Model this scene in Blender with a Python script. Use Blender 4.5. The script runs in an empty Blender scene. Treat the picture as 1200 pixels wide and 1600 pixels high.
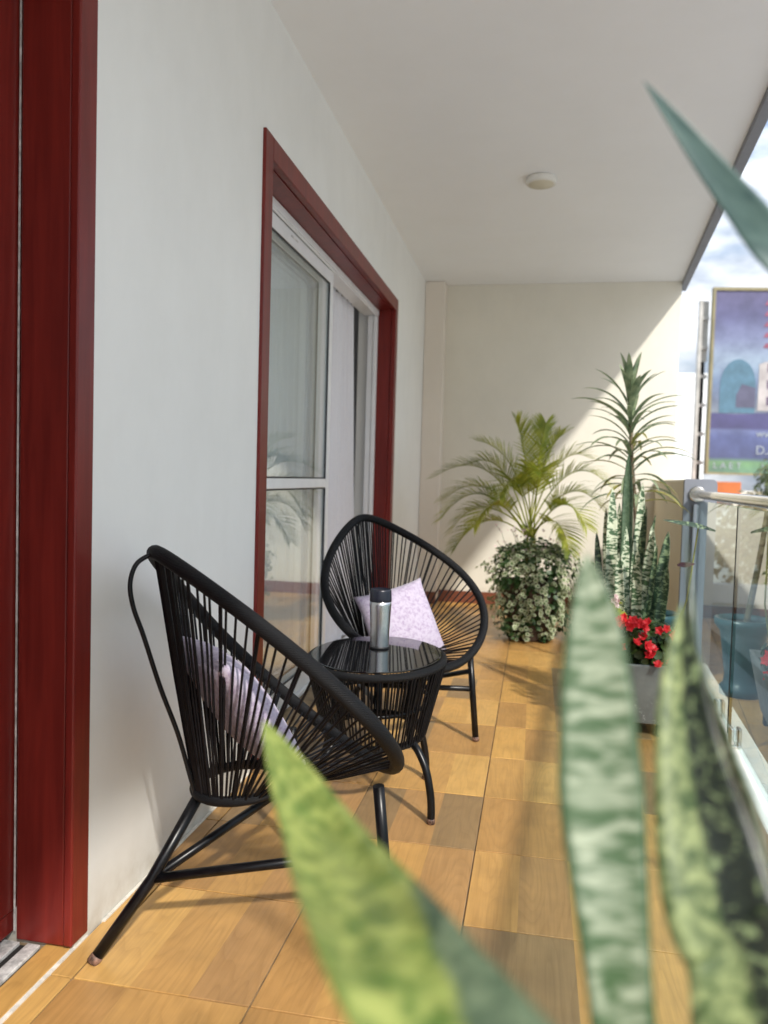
import bpy, bmesh, math, random
from mathutils import Vector, Matrix, noise as mnoise
random.seed(11)
S = bpy.context.scene
COL = S.collection
V = Vector

# ------------------------------------------------------------------ camera
CAMZ = 1.0914
yaw, pitch, roll = .1894, -.0445, .0279
cy, sy, cp, sp = math.cos(yaw), math.sin(yaw), math.cos(pitch), math.sin(pitch)
Fw = V((-sy*cp, cy*cp, sp)); r0 = V((cy, sy, 0)); u0 = r0.cross(Fw)
Rt = math.cos(roll)*r0 + math.sin(roll)*u0
Up = math.cos(roll)*u0 - math.sin(roll)*r0
cam = bpy.data.cameras.new('camera')
camo = bpy.data.objects.new('camera', cam); COL.objects.link(camo)
M = Matrix.Identity(4)
for i in range(3):
    M[i][0] = Rt[i]; M[i][1] = Up[i]; M[i][2] = -Fw[i]
M[2][3] = CAMZ
camo.matrix_world = M
cam.sensor_fit = 'VERTICAL'; cam.sensor_height = 36.0; cam.lens = 36*1231.36/1600
cam.clip_start = .02; cam.clip_end = 4000
cam.dof.use_dof = True; cam.dof.focus_distance = 2.15; cam.dof.aperture_fstop = 3.0
S.camera = camo

# ------------------------------------------------------------------ sky and sun
SUN = V((-.585, .811, -.90)).normalized()          # the way the light travels
elev = math.asin(-SUN.z); az = math.atan2(-SUN.x, -SUN.y)
w = bpy.data.worlds.new('World'); S.world = w; w.use_nodes = True
nt = w.node_tree; nt.nodes.clear()
def wn(t, **k):
    n = nt.nodes.new(t)
    for a, b in k.items(): setattr(n, a, b)
    return n
out = wn('ShaderNodeOutputWorld'); bg = wn('ShaderNodeBackground')
sky = wn('ShaderNodeTexSky', sky_type='NISHITA', sun_disc=False, sun_elevation=elev, sun_rotation=az)
sky.air_density = 1.0; sky.dust_density = 1.5; sky.ozone_density = 1.0
tc = wn('ShaderNodeTexCoord'); mp = wn('ShaderNodeMapping'); mp.inputs['Scale'].default_value = (1, 1, 2.4)
nz = wn('ShaderNodeTexNoise'); nz.inputs['Scale'].default_value = 4.5; nz.inputs['Detail'].default_value = 7; nz.inputs['Roughness'].default_value = .6
rp = wn('ShaderNodeValToRGB'); rp.color_ramp.elements[0].position = .40; rp.color_ramp.elements[1].position = .58
nz2 = wn('ShaderNodeTexNoise'); nz2.inputs['Scale'].default_value = 6; nz2.inputs['Detail'].default_value = 6
rc = wn('ShaderNodeValToRGB')
rc.color_ramp.elements[0].position = .36; rc.color_ramp.elements[0].color = (3.5, 4.0, 4.8, 1)
rc.color_ramp.elements[1].position = .64; rc.color_ramp.elements[1].color = (10.8, 11, 11.2, 1)
mx = wn('ShaderNodeMix', data_type='RGBA')
mg = wn('ShaderNodeMix', data_type='RGBA', blend_type='MULTIPLY'); mg.inputs[0].default_value = 1
sz = wn('ShaderNodeSeparateXYZ'); gr = wn('ShaderNodeMapRange')      # cloudy skies are about three times brighter overhead than at the horizon
gr.inputs['From Min'].default_value = 0; gr.inputs['From Max'].default_value = 1; gr.inputs['To Min'].default_value = .34; gr.inputs['To Max'].default_value = 1.2
L = nt.links.new
L(tc.outputs['Generated'], sz.inputs[0]); L(sz.outputs['Z'], gr.inputs['Value'])
L(mx.outputs[2], mg.inputs[6]); L(gr.outputs[0], mg.inputs[7])
L(tc.outputs['Generated'], mp.inputs['Vector']); L(mp.outputs[0], nz.inputs['Vector']); L(mp.outputs[0], nz2.inputs['Vector'])
L(nz.outputs['Fac'], rp.inputs[0]); L(nz2.outputs['Fac'], rc.inputs[0])
L(rp.outputs[0], mx.inputs['Factor']); L(sky.outputs[0], mx.inputs[6]); L(rc.outputs[0], mx.inputs[7])
L(mg.outputs[2], bg.inputs['Color']); bg.inputs['Strength'].default_value = .15
L(bg.outputs[0], out.inputs[0])
sl = bpy.data.lights.new('sun', 'SUN'); sl.energy = 2.0; sl.angle = math.radians(2.4); sl.color = (1, .95, .87)
so = bpy.data.objects.new('sun', sl); COL.objects.link(so)
so.rotation_euler = SUN.to_track_quat('-Z', 'Y').to_euler(); so.location = (3, -4, 6)
S.view_settings.view_transform = 'Standard'; S.view_settings.look = 'None'
S.view_settings.gamma = 1; S.view_settings.use_curve_mapping = False
S.view_settings.exposure = 1.13
S.cycles.max_bounces = 8; S.cycles.diffuse_bounces = 5; S.cycles.glossy_bounces = 4; S.cycles.transparent_max_bounces = 14
S.cycles.use_adaptive_sampling = True; S.cycles.adaptive_threshold = .02
S.cycles.use_denoising = True

# ------------------------------------------------------------------ materials
def new_mat(name):
    m = bpy.data.materials.new(name); m.use_nodes = True
    n = m.node_tree; b = n.nodes['Principled BSDF']
    return m, n, b
def lerp_noise(n, coord, scale, c0, c1, p0=.35, p1=.65, detail=5, rough=.6, sc=(1, 1, 1), dist=0):
    mp = n.nodes.new('ShaderNodeMapping'); mp.inputs['Scale'].default_value = sc
    n.links.new(coord, mp.inputs['Vector'])
    t = n.nodes.new('ShaderNodeTexNoise'); t.inputs['Scale'].default_value = scale; t.inputs['Detail'].default_value = detail
    t.inputs['Roughness'].default_value = rough; t.inputs['Distortion'].default_value = dist
    n.links.new(mp.outputs[0], t.inputs['Vector'])
    r = n.nodes.new('ShaderNodeValToRGB')
    r.color_ramp.elements[0].position = p0; r.color_ramp.elements[0].color = (*c0, 1)
    r.color_ramp.elements[1].position = p1; r.color_ramp.elements[1].color = (*c1, 1)
    n.links.new(t.outputs['Fac'], r.inputs[0])
    return r.outputs[0], t.outputs['Fac']
def coords(n, kind='Object'):
    t = n.nodes.new('ShaderNodeTexCoord'); return t.outputs[kind]
def bump(n, b, h, strength=.2, dist=.002):
    k = n.nodes.new('ShaderNodeBump'); k.inputs['Strength'].default_value = strength; k.inputs['Distance'].default_value = dist
    n.links.new(h, k.inputs['Height']); n.links.new(k.outputs[0], b.inputs['Normal'])
def mixc(n, fac, a, b, mode='MIX'):
    k = n.nodes.new('ShaderNodeMix'); k.data_type = 'RGBA'; k.blend_type = mode
    for s, i in ((fac, 0), (a, 6), (b, 7)):
        if hasattr(s, 'links'): n.links.new(s, k.inputs[i])
        elif isinstance(s, (int, float)): k.inputs[i].default_value = s
        else: k.inputs[i].default_value = (*s, 1)
    return k.outputs[2]
def math_(n, op, a, b=None):
    k = n.nodes.new('ShaderNodeMath'); k.operation = op
    for s, i in ((a, 0), (b, 1)):
        if s is None: continue
        if hasattr(s, 'links'): n.links.new(s, k.inputs[i])
        else: k.inputs[i].default_value = s
    return k.outputs[0]
def basic(name, c, rough=.5, var=.12, scale=8, metal=0, bstr=.0, bscale=60, sc=(1, 1, 1), spec=None):
    m, n, b = new_mat(name)
    o = coords(n)
    c0 = tuple(x*(1-var) for x in c); c1 = tuple(min(1, x*(1+var)) for x in c)
    col, f = lerp_noise(n, o, scale, c0, c1, sc=sc)
    n.links.new(col, b.inputs['Base Color']); b.inputs['Roughness'].default_value = rough; b.inputs['Metallic'].default_value = metal
    if spec is not None: b.inputs['Specular IOR Level'].default_value = spec
    if bstr:
        _, h = lerp_noise(n, o, bscale, (0, 0, 0), (1, 1, 1), detail=6)
        bump(n, b, h, bstr)
    return m

def wall_paint(name, c, dirt=True):
    m, n, b = new_mat(name); o = coords(n)
    col, f = lerp_noise(n, o, 1.3, tuple(x*(.97 if dirt else .99) for x in c), tuple(min(1, x*1.02) for x in c), detail=4)
    lo_ = .955 if dirt else .985
    col2, f2 = lerp_noise(n, o, 5, (lo_, lo_, lo_-.004), (1, 1, 1), .25, .6, detail=9, rough=.68, sc=(1, 1, .6))
    col = mixc(n, 1.0, col, col2, 'MULTIPLY')
    if dirt:   # grime splashed up from the floor along the base
        sx = n.nodes.new('ShaderNodeSeparateXYZ'); n.links.new(o, sx.inputs[0])
        mr = n.nodes.new('ShaderNodeMapRange'); mr.inputs['From Min'].default_value = .0; mr.inputs['From Max'].default_value = .16
        mr.inputs['To Min'].default_value = .95; mr.inputs['To Max'].default_value = 0
        n.links.new(sx.outputs['Z'], mr.inputs['Value'])
        _, g = lerp_noise(n, o, 14, (0, 0, 0), (1, 1, 1), detail=6)
        fac = math_(n, 'MULTIPLY', mr.outputs[0], g)
        col = mixc(n, fac, col, (.33, .27, .18))
    n.links.new(col, b.inputs['Base Color']); b.inputs['Roughness'].default_value = .62
    b.inputs['Specular IOR Level'].default_value = .35
    _, h = lerp_noise(n, o, 90, (0, 0, 0), (1, 1, 1), detail=4)
    _, h2 = lerp_noise(n, o, 4, (0, 0, 0), (1, 1, 1), detail=2)
    bump(n, b, math_(n, 'ADD', math_(n, 'MULTIPLY', h, .25), math_(n, 'MULTIPLY', h2, 2.0)), .25, .003)
    return m
M_wall = wall_paint('white_wall_paint', (.80, .80, .77))
M_back = wall_paint('cream_wall_paint', (.72, .69, .60))
M_pil = wall_paint('pinkish_pilaster_paint', (.74, .68, .60))
M_par = wall_paint('beige_parapet_paint', (.62, .56, .42))
M_ceil = wall_paint('ceiling_paint', (.87, .885, .90), False)
M_grey = basic('grey_plaster', (.20, .215, .25), .7, .06, 4, bstr=.15)
M_fascia = basic('grey_fascia', (.22, .23, .26), .6, .08, 6)
M_curb = basic('white_kerb_paint', (.78, .76, .71), .45, .05, 12, bstr=.1)

# wood-look ceramic: three strips printed on each tile, each strip its own tone
def tile_mat():
    m, n, b = new_mat('wood_look_ceramic'); o = coords(n)
    oi = n.nodes.new('ShaderNodeObjectInfo')
    s = n.nodes.new('ShaderNodeSeparateXYZ'); n.links.new(o, s.inputs[0])
    strip = math_(n, 'FLOOR', math_(n, 'MULTIPLY', math_(n, 'ADD', s.outputs['X'], .001), 1/.1333))
    cb = n.nodes.new('ShaderNodeCombineXYZ'); n.links.new(strip, cb.inputs[0]); n.links.new(math_(n, 'MULTIPLY', oi.outputs['Random'], 91.7), cb.inputs[1])
    wn_ = n.nodes.new('ShaderNodeTexWhiteNoise'); wn_.noise_dimensions = '2D'; n.links.new(cb.outputs[0], wn_.inputs['Vector'])
    r = n.nodes.new('ShaderNodeValToRGB'); r.color_ramp.interpolation = 'CONSTANT'
    cols = [(0, (.49, .275, .090)), (.20, (.43, .235, .080)), (.42, (.57, .335, .108)), (.58, (.40, .225, .088)), (.70, (.275, .175, .082)), (.84, (.54, .305, .092))]
    el = r.color_ramp.elements
    el[0].position = 0; el[0].color = (*cols[0][1], 1); el[1].position = cols[1][0]; el[1].color = (*cols[1][1], 1)
    for p, c in cols[2:]:
        e = el.new(p); e.color = (*c, 1)
    n.links.new(wn_.outputs['Value'], r.inputs[0])
    # grain: contour rings of a stretched noise, offset per strip
    off = n.nodes.new('ShaderNodeVectorMath'); off.operation = 'MULTIPLY_ADD'
    n.links.new(wn_.outputs['Color'], off.inputs[0]); off.inputs[1].default_value = (37, 53, 71); n.links.new(o, off.inputs[2])
    mp = n.nodes.new('ShaderNodeMapping'); mp.inputs['Scale'].default_value = (9, 1.5, 1); n.links.new(off.outputs[0], mp.inputs['Vector'])
    t = n.nodes.new('ShaderNodeTexNoise'); t.inputs['Scale'].default_value = 1.0; t.inputs['Detail'].default_value = 1.5; n.links.new(mp.outputs[0], t.inputs['Vector'])
    ring = math_(n, 'FRACT', math_(n, 'MULTIPLY', t.outputs['Fac'], 15))
    rr = n.nodes.new('ShaderNodeValToRGB'); rr.color_ramp.elements[0].color = (.86, .84, .81, 1); rr.color_ramp.elements[0].position = 0
    rr.color_ramp.elements[1].color = (1.05, 1.05, 1.05, 1); rr.color_ramp.elements[1].position = .45
    e = rr.color_ramp.elements.new(.93); e.color = (1, 1, 1, 1); e = rr.color_ramp.elements.new(1); e.color = (.82, .80, .77, 1)
    n.links.new(ring, rr.inputs[0])
    fine, _ = lerp_noise(n, off.outputs[0], 1, (.88, .87, .86), (1.06, 1.06, 1.06), .3, .7, detail=6, sc=(160, 5, 1))
    cloud, _ = lerp_noise(n, off.outputs[0], 7, (.86, .86, .87), (1.08, 1.07, 1.05), .3, .7, detail=3)
    c = mixc(n, .6, r.outputs[0], rr.outputs[0], 'MULTIPLY'); c = mixc(n, 1.0, c, fine, 'MULTIPLY'); c = mixc(n, 1.0, c, cloud, 'MULTIPLY')
    n.links.new(c, b.inputs['Base Color'])
    _, rg = lerp_noise(n, o, 9, (0, 0, 0), (1, 1, 1), detail=5)
    mr = n.nodes.new('ShaderNodeMapRange'); mr.inputs['To Min'].default_value = .24; mr.inputs['To Max'].default_value = .46; n.links.new(rg, mr.inputs['Value'])
    n.links.new(mr.outputs[0], b.inputs['Roughness'])
    bump(n, b, t.outputs['Fac'], .12, .001)
    return m
M_tile = tile_mat()
M_grout = basic('beige_grout', (.25, .18, .105), .85, .25, 20)
M_groutw = basic('white_grout', (.66, .62, .55), .85, .2, 30)
M_skirt = basic('brown_skirting_tile', (.17, .055, .03), .35, .3, 5, sc=(4, 4, 30))

def wood_red():
    m, n, b = new_mat('mahogany_varnish'); o = coords(n)
    c, f = lerp_noise(n, o, 3, (.12, .0105, .0085), (.195, .020, .0145), .3, .7, detail=8, sc=(14, 14, .9), dist=.6)
    c2, _ = lerp_noise(n, o, 2, (.85, .85, .85), (1.15, 1.1, 1.05), .3, .7, detail=3, sc=(3, 3, .5))
    c = mixc(n, 1, c, c2, 'MULTIPLY')
    n.links.new(c, b.inputs['Base Color']); b.inputs['Roughness'].default_value = .38
    b.inputs['Coat Weight'].default_value = .08; b.inputs['Coat Roughness'].default_value = .2; b.inputs['Specular IOR Level'].default_value = .3
    bump(n, b, f, .08, .001)
    return m
M_wood = wood_red()
M_white = basic('white_aluminium', (.80, .81, .82), .32, .03, 10)
M_track = basic('worn_aluminium', (.66, .66, .64), .4, .35, 45, metal=.3)
M_dark = basic('dark_gap', (.012, .011, .010), .8)
M_rubber = basic('black_rubber', (.015, .016, .018), .5)
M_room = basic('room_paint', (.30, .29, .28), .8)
M_sheet = None
def curtain_mat():
    m, n, b = new_mat('sheer_curtain'); o = coords(n)
    col, f = lerp_noise(n, o, 300, (.86, .85, .90), (.93, .92, .95), detail=2, sc=(1, 1, .2))
    n.links.new(col, b.inputs['Base Color']); b.inputs['Roughness'].default_value = .9
    tr = n.nodes.new('ShaderNodeBsdfTranslucent'); tr.inputs['Color'].default_value = (.8, .8, .84, 1)
    mx = n.nodes.new('ShaderNodeMixShader'); mx.inputs[0].default_value = .25
    n.links.new(b.outputs[0], mx.inputs[1]); n.links.new(tr.outputs[0], mx.inputs[2])
    n.links.new(mx.outputs[0], n.nodes['Material Output'].inputs[0])
    return m
M_curtain = curtain_mat()

def glass(name, tint, ior=1.5, boost=1.0):
    m = bpy.data.materials.new(name); m.use_nodes = True; n = m.node_tree; n.nodes.clear()
    o = n.nodes.new('ShaderNodeOutputMaterial'); t = n.nodes.new('ShaderNodeBsdfTransparent'); g = n.nodes.new('ShaderNodeBsdfGlossy')
    t.inputs[0].default_value = (*tint, 1); g.inputs['Roughness'].default_value = .0; g.inputs['Color'].default_value = (.93, .97, .96, 1)
    fr = n.nodes.new('ShaderNodeFresnel'); fr.inputs[0].default_value = ior
    ge = n.nodes.new('ShaderNodeNewGeometry')
    # both faces of the pane reflect: 2R/(1+R), counted once on the face that is met first
    R2 = math_(n, 'DIVIDE', math_(n, 'MULTIPLY', fr.outputs[0], 2*boost), math_(n, 'ADD', fr.outputs[0], 1))
    front = math_(n, 'SUBTRACT', 1, ge.outputs['Backfacing'])
    fac = math_(n, 'MINIMUM', math_(n, 'MULTIPLY', R2, front), 1)
    mx = n.nodes.new('ShaderNodeMixShader')
    n.links.new(fac, mx.inputs[0]); n.links.new(t.outputs[0], mx.inputs[1]); n.links.new(g.outputs[0], mx.inputs[2]); n.links.new(mx.outputs[0], o.inputs[0])
    return m
M_rglass = glass('railing_glass', (.80, .88, .88))
M_wglass = glass('window_glass', (.95, .97, .975))
M_steel = basic('stainless_steel', (.62, .60, .56), .2, .06, 30, metal=1)
M_brush = basic('brushed_steel', (.58, .58, .58), .27, .08, 3, metal=1, sc=(1, 1, 160))
M_navy = basic('dark_navy_plastic', (.010, .012, .022), .32)

def cord_mat():
    m, n, b = new_mat('black_pvc_cord'); o = coords(n)
    col, f = lerp_noise(n, o, 25, (.003, .003, .004), (.008, .008, .010))
    n.links.new(col, b.inputs['Base Color']); b.inputs['Roughness'].default_value = .42; b.inputs['Specular IOR Level'].default_value = .18
    return m
M_cord = cord_mat()
def wrap_mat():
    m, n, b = new_mat('wrapped_black_rope')
    uv = n.nodes.new('ShaderNodeUVMap'); uv.uv_map = 'UVMap'
    wv = n.nodes.new('ShaderNodeTexWave'); wv.wave_type = 'BANDS'; wv.bands_direction = 'DIAGONAL'; wv.inputs['Scale'].default_value = 120; wv.inputs['Distortion'].default_value = 2.0; wv.inputs['Detail'].default_value = 2
    n.links.new(uv.outputs[0], wv.inputs['Vector'])
    r = n.nodes.new('ShaderNodeValToRGB'); r.color_ramp.elements[0].color = (.002, .002, .003, 1); r.color_ramp.elements[1].color = (.010, .0105, .012, 1)
    n.links.new(wv.outputs['Fac'], r.inputs[0]); n.links.new(r.outputs[0], b.inputs['Base Color'])
    b.inputs['Roughness'].default_value = .6; b.inputs['Specular IOR Level'].default_value = .2
    bump(n, b, wv.outputs['Fac'], .6, .0015)
    return m
M_wrap = wrap_mat()
M_bmetal = basic('black_gloss_metal', (.004, .004, .005), .3, .4, 40, bstr=.06, bscale=120, spec=.28)
M_worn = basic('worn_leg_tip', (.16, .09, .065), .6, .8, 90)
M_bglass, _n, _b = new_mat('black_table_glass')
_b.inputs['Base Color'].default_value = (.006, .006, .007, 1); _b.inputs['Roughness'].default_value = .035; _b.inputs['IOR'].default_value = 1.75

def pillow_mat():
    m, n, b = new_mat('lilac_flecked_fabric'); o = coords(n)
    col, f = lerp_noise(n, o, 75, (.47, .415, .51), (.28, .205, .33), .46, .68, detail=5, rough=.75)
    n.links.new(col, b.inputs['Base Color']); b.inputs['Roughness'].default_value = .9
    b.inputs['Sheen Weight'].default_value = .2
    _, h = lerp_noise(n, o, 260, (0, 0, 0), (1, 1, 1)); _, h2 = lerp_noise(n, o, 14, (0, 0, 0), (1, 1, 1), detail=3)
    bump(n, b, math_(n, 'ADD', h, math_(n, 'MULTIPLY', h2, 4)), .35, .003)
    return m
M_pillow = pillow_mat()
M_conc = None
def concrete():
    m, n, b = new_mat('grey_concrete'); o = coords(n)
    c, f = lerp_noise(n, o, 7, (.12, .12, .12), (.21, .21, .205), .3, .7, detail=7)
    c2, f2 = lerp_noise(n, o, 38, (0, 0, 0), (1, 1, 1), .56, .62, detail=8, rough=.75)
    sx = n.nodes.new('ShaderNodeSeparateXYZ'); n.links.new(o, sx.inputs[0])
    mr = n.nodes.new('ShaderNodeMapRange'); mr.inputs['From Min'].default_value = .22; mr.inputs['From Max'].default_value = .06; n.links.new(sx.outputs['Z'], mr.inputs['Value'])
    fac = math_(n, 'MULTIPLY', math_(n, 'MULTIPLY', mr.outputs[0], c2), .75)
    c = mixc(n, fac, c, (.5, .5, .49))       # lime bloom low on the pot
    n.links.new(c, b.inputs['Base Color']); b.inputs['Roughness'].default_value = .8
    bump(n, b, f, .3, .004)
    return m
M_conc = concrete()
M_teal = basic('teal_glazed_clay', (.018, .06, .068), .3, .2, 8)
M_clay = basic('brown_clay', (.055, .032, .022), .7, .2, 10)
M_soil = basic('dark_soil', (.03, .02, .014), .95, .4, 50, bstr=.6)

def leaf_shader(m, n, b, trans=.3, col=None):
    tr = n.nodes.new('ShaderNodeBsdfTranslucent')
    mx = n.nodes.new('ShaderNodeMixShader'); mx.inputs[0].default_value = trans
    n.links.new(col, tr.inputs['Color']); n.links.new(col, b.inputs['Base Color'])
    n.links.new(b.outputs[0], mx.inputs[1]); n.links.new(tr.outputs[0], mx.inputs[2])
    n.links.new(mx.outputs[0], n.nodes['Material Output'].inputs[0])
def snake_mat(name, dark, pale, bands=26, p0=.42, p1=.6, trans=.12, edge=None, mott=.0, rough=.38, sc=(.16, 1.9, 1), dist=.9, shade_half=None, det=4):
    """sansevieria: irregular cross bands in leaf coordinates (u across 0..1, v metres along)"""
    m, n, b = new_mat(name)
    uv = n.nodes.new('ShaderNodeUVMap'); uv.uv_map = 'UVMap'
    oi = n.nodes.new('ShaderNodeObjectInfo')
    add = n.nodes.new('ShaderNodeVectorMath'); add.operation = 'MULTIPLY_ADD'
    cb = n.nodes.new('ShaderNodeCombineXYZ'); n.links.new(oi.outputs['Random'], cb.inputs[0]); n.links.new(oi.outputs['Random'], cb.inputs[1])
    n.links.new(cb.outputs[0], add.inputs[0]); add.inputs[1].default_value = (17, 29, 0); n.links.new(uv.outputs[0], add.inputs[2])
    col, f = lerp_noise(n, add.outputs[0], bands, dark, pale, p0, p1, detail=det, rough=.5, sc=sc, dist=dist)
    c2, f2 = lerp_noise(n, add.outputs[0], bands*1.3, tuple(x*.75 for x in dark), (1, 1, 1), .42, .56, detail=4, sc=(.12, 1.0, 1))
    if mott: col = mixc(n, mott, col, c2, 'MULTIPLY')
    if shade_half:  # shaded side of the folded leaf, put into the colour
        h_at, h_dark, h_pale, h0, h1, h_tilt = shade_half
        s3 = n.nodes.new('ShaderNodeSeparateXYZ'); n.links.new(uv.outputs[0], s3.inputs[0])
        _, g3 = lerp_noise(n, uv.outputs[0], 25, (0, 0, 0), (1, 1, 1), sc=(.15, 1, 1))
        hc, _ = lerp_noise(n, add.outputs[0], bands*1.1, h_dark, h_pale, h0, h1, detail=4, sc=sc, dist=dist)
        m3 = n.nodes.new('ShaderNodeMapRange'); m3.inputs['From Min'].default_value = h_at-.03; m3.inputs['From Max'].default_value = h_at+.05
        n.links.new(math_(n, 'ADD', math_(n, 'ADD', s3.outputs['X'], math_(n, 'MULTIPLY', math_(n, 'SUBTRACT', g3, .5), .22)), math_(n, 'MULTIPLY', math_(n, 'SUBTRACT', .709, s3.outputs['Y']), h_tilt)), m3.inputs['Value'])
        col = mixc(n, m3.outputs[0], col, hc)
    if edge:
        s = n.nodes.new('ShaderNodeSeparateXYZ'); n.links.new(uv.outputs[0], s.inputs[0])
        d = math_(n, 'ABSOLUTE', math_(n, 'SUBTRACT', s.outputs['X'], .5))
        _, g = lerp_noise(n, uv.outputs[0], 30, (0, 0, 0), (1, 1, 1), sc=(.2, 1, 1))
        d = math_(n, 'ADD', d, math_(n, 'MULTIPLY', math_(n, 'SUBTRACT', g, .5), .25))
        mr = n.nodes.new('ShaderNodeMapRange'); mr.inputs['From Min'].default_value = .36; mr.inputs['From Max'].default_value = .47
        n.links.new(d, mr.inputs['Value']); col = mixc(n, mr.outputs[0], col, edge)
    b.inputs['Roughness'].default_value = rough
    leaf_shader(m, n, b, trans, col)
    bump(n, b, f, .1, .001)
    return m
M_snA = snake_mat('yellow_green_snake_leaf', (.10, .17, .035), (.37, .42, .12), 26, .32, .68, .12, mott=.25, sc=(.16, 2.4, 1), shade_half=(.86, (.05, .085, .05), (.15, .20, .12), .4, .62, 3.2))  # grey green right side paints in the shade of the fold
M_snB = snake_mat('silver_banded_snake_leaf', (.05, .095, .035), (.39, .43, .31), 15, .41, .72, .04, edge=(.035, .075, .025), sc=(.10, 8.0, 1), dist=.7, det=3.5)
M_snC = snake_mat('mottled_snake_leaf', (.045, .08, .022), (.28, .33, .14), 24, .38, .64, .06, sc=(.20, 3.6, 1), shade_half=(.48, (.004, .010, .004), (.20, .26, .12), .54, .64, 0))  # near black right half is shade on the concave side, set as colour
M_snE = snake_mat('pale_edge_snake_leaf', (.10, .15, .08), (.33, .38, .27), 15, .4, .6, .1, sc=(.05, 4, 1))
M_snD = snake_mat('blue_green_snake_leaf', (.035, .075, .070), (.075, .13, .115), 12, .35, .7, .03)
M_snM = snake_mat('pale_banded_snake_leaf', (.055, .11, .05), (.54, .58, .43), 36, .46, .54, .06, sc=(.04, 1.9, 1), dist=.9, det=1.2)
M_snK = snake_mat('dark_banded_snake_leaf', (.018, .045, .02), (.17, .23, .12), 36, .5, .6, .04, sc=(.04, 1.9, 1), dist=.9, det=1.2)
M_snG = snake_mat('grey_green_snake_leaf', (.05, .095, .05), (.11, .17, .10), 30, .4, .6, .05, sc=(.1, 1.5, 1))
def leaf_mat(name, c0, c1, trans=.35, scale=14, rough=.45):
    m, n, b = new_mat(name); o = coords(n)
    col, f = lerp_noise(n, o, scale, c0, c1, .3, .7, detail=3)
    b.inputs['Roughness'].default_value = rough
    leaf_shader(m, n, b, trans, col); return m
M_palm = leaf_mat('areca_leaf', (.13, .20, .024), (.50, .50, .065), .4, 7)
M_stem = leaf_mat('yellow_green_stem', (.22, .22, .05), (.32, .30, .07), .05)
M_drac = leaf_mat('dracaena_leaf', (.10, .16, .085), (.32, .37, .22), .25, 26)
M_dracY = leaf_mat('yellowing_dracaena_leaf', (.20, .21, .05), (.36, .33, .10), .3, 20)
M_bark = basic('grey_stem', (.13, .10, .06), .8, .3, 30, sc=(1, 1, 3), bstr=.4)
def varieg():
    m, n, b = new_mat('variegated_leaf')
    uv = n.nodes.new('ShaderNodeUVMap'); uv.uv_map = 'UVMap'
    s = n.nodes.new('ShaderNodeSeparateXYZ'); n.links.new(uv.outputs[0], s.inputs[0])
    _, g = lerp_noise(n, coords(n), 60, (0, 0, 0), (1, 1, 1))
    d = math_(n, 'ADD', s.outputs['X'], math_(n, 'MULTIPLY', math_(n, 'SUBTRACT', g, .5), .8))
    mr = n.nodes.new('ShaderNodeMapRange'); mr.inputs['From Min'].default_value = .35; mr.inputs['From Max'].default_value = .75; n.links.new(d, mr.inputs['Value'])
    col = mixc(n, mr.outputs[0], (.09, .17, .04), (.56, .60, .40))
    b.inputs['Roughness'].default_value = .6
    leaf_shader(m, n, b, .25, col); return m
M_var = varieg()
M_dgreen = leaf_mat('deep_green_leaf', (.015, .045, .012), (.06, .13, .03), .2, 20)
M_begleaf = leaf_mat('begonia_leaf', (.020, .04, .012), (.07, .10, .025), .2, 24, .3)
M_red = leaf_mat('red_petal', (.62, .012, .022), (.80, .04, .05), .25, 30)
M_yel = basic('yellow_stamen', (.75, .45, .05), .7)
M_pinkp = leaf_mat('pale_pink_petal', (.72, .5, .5), (.8, .68, .66), .3)
M_maroon = leaf_mat('maroon_leaf', (.05, .006, .010), (.09, .012, .016), .1)
M_lamp = basic('white_lamp_plastic', (.72, .71, .66), .45, .03)
M_lampd = basic('lamp_diffuser', (.62, .58, .46), .5, .04)

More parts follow.
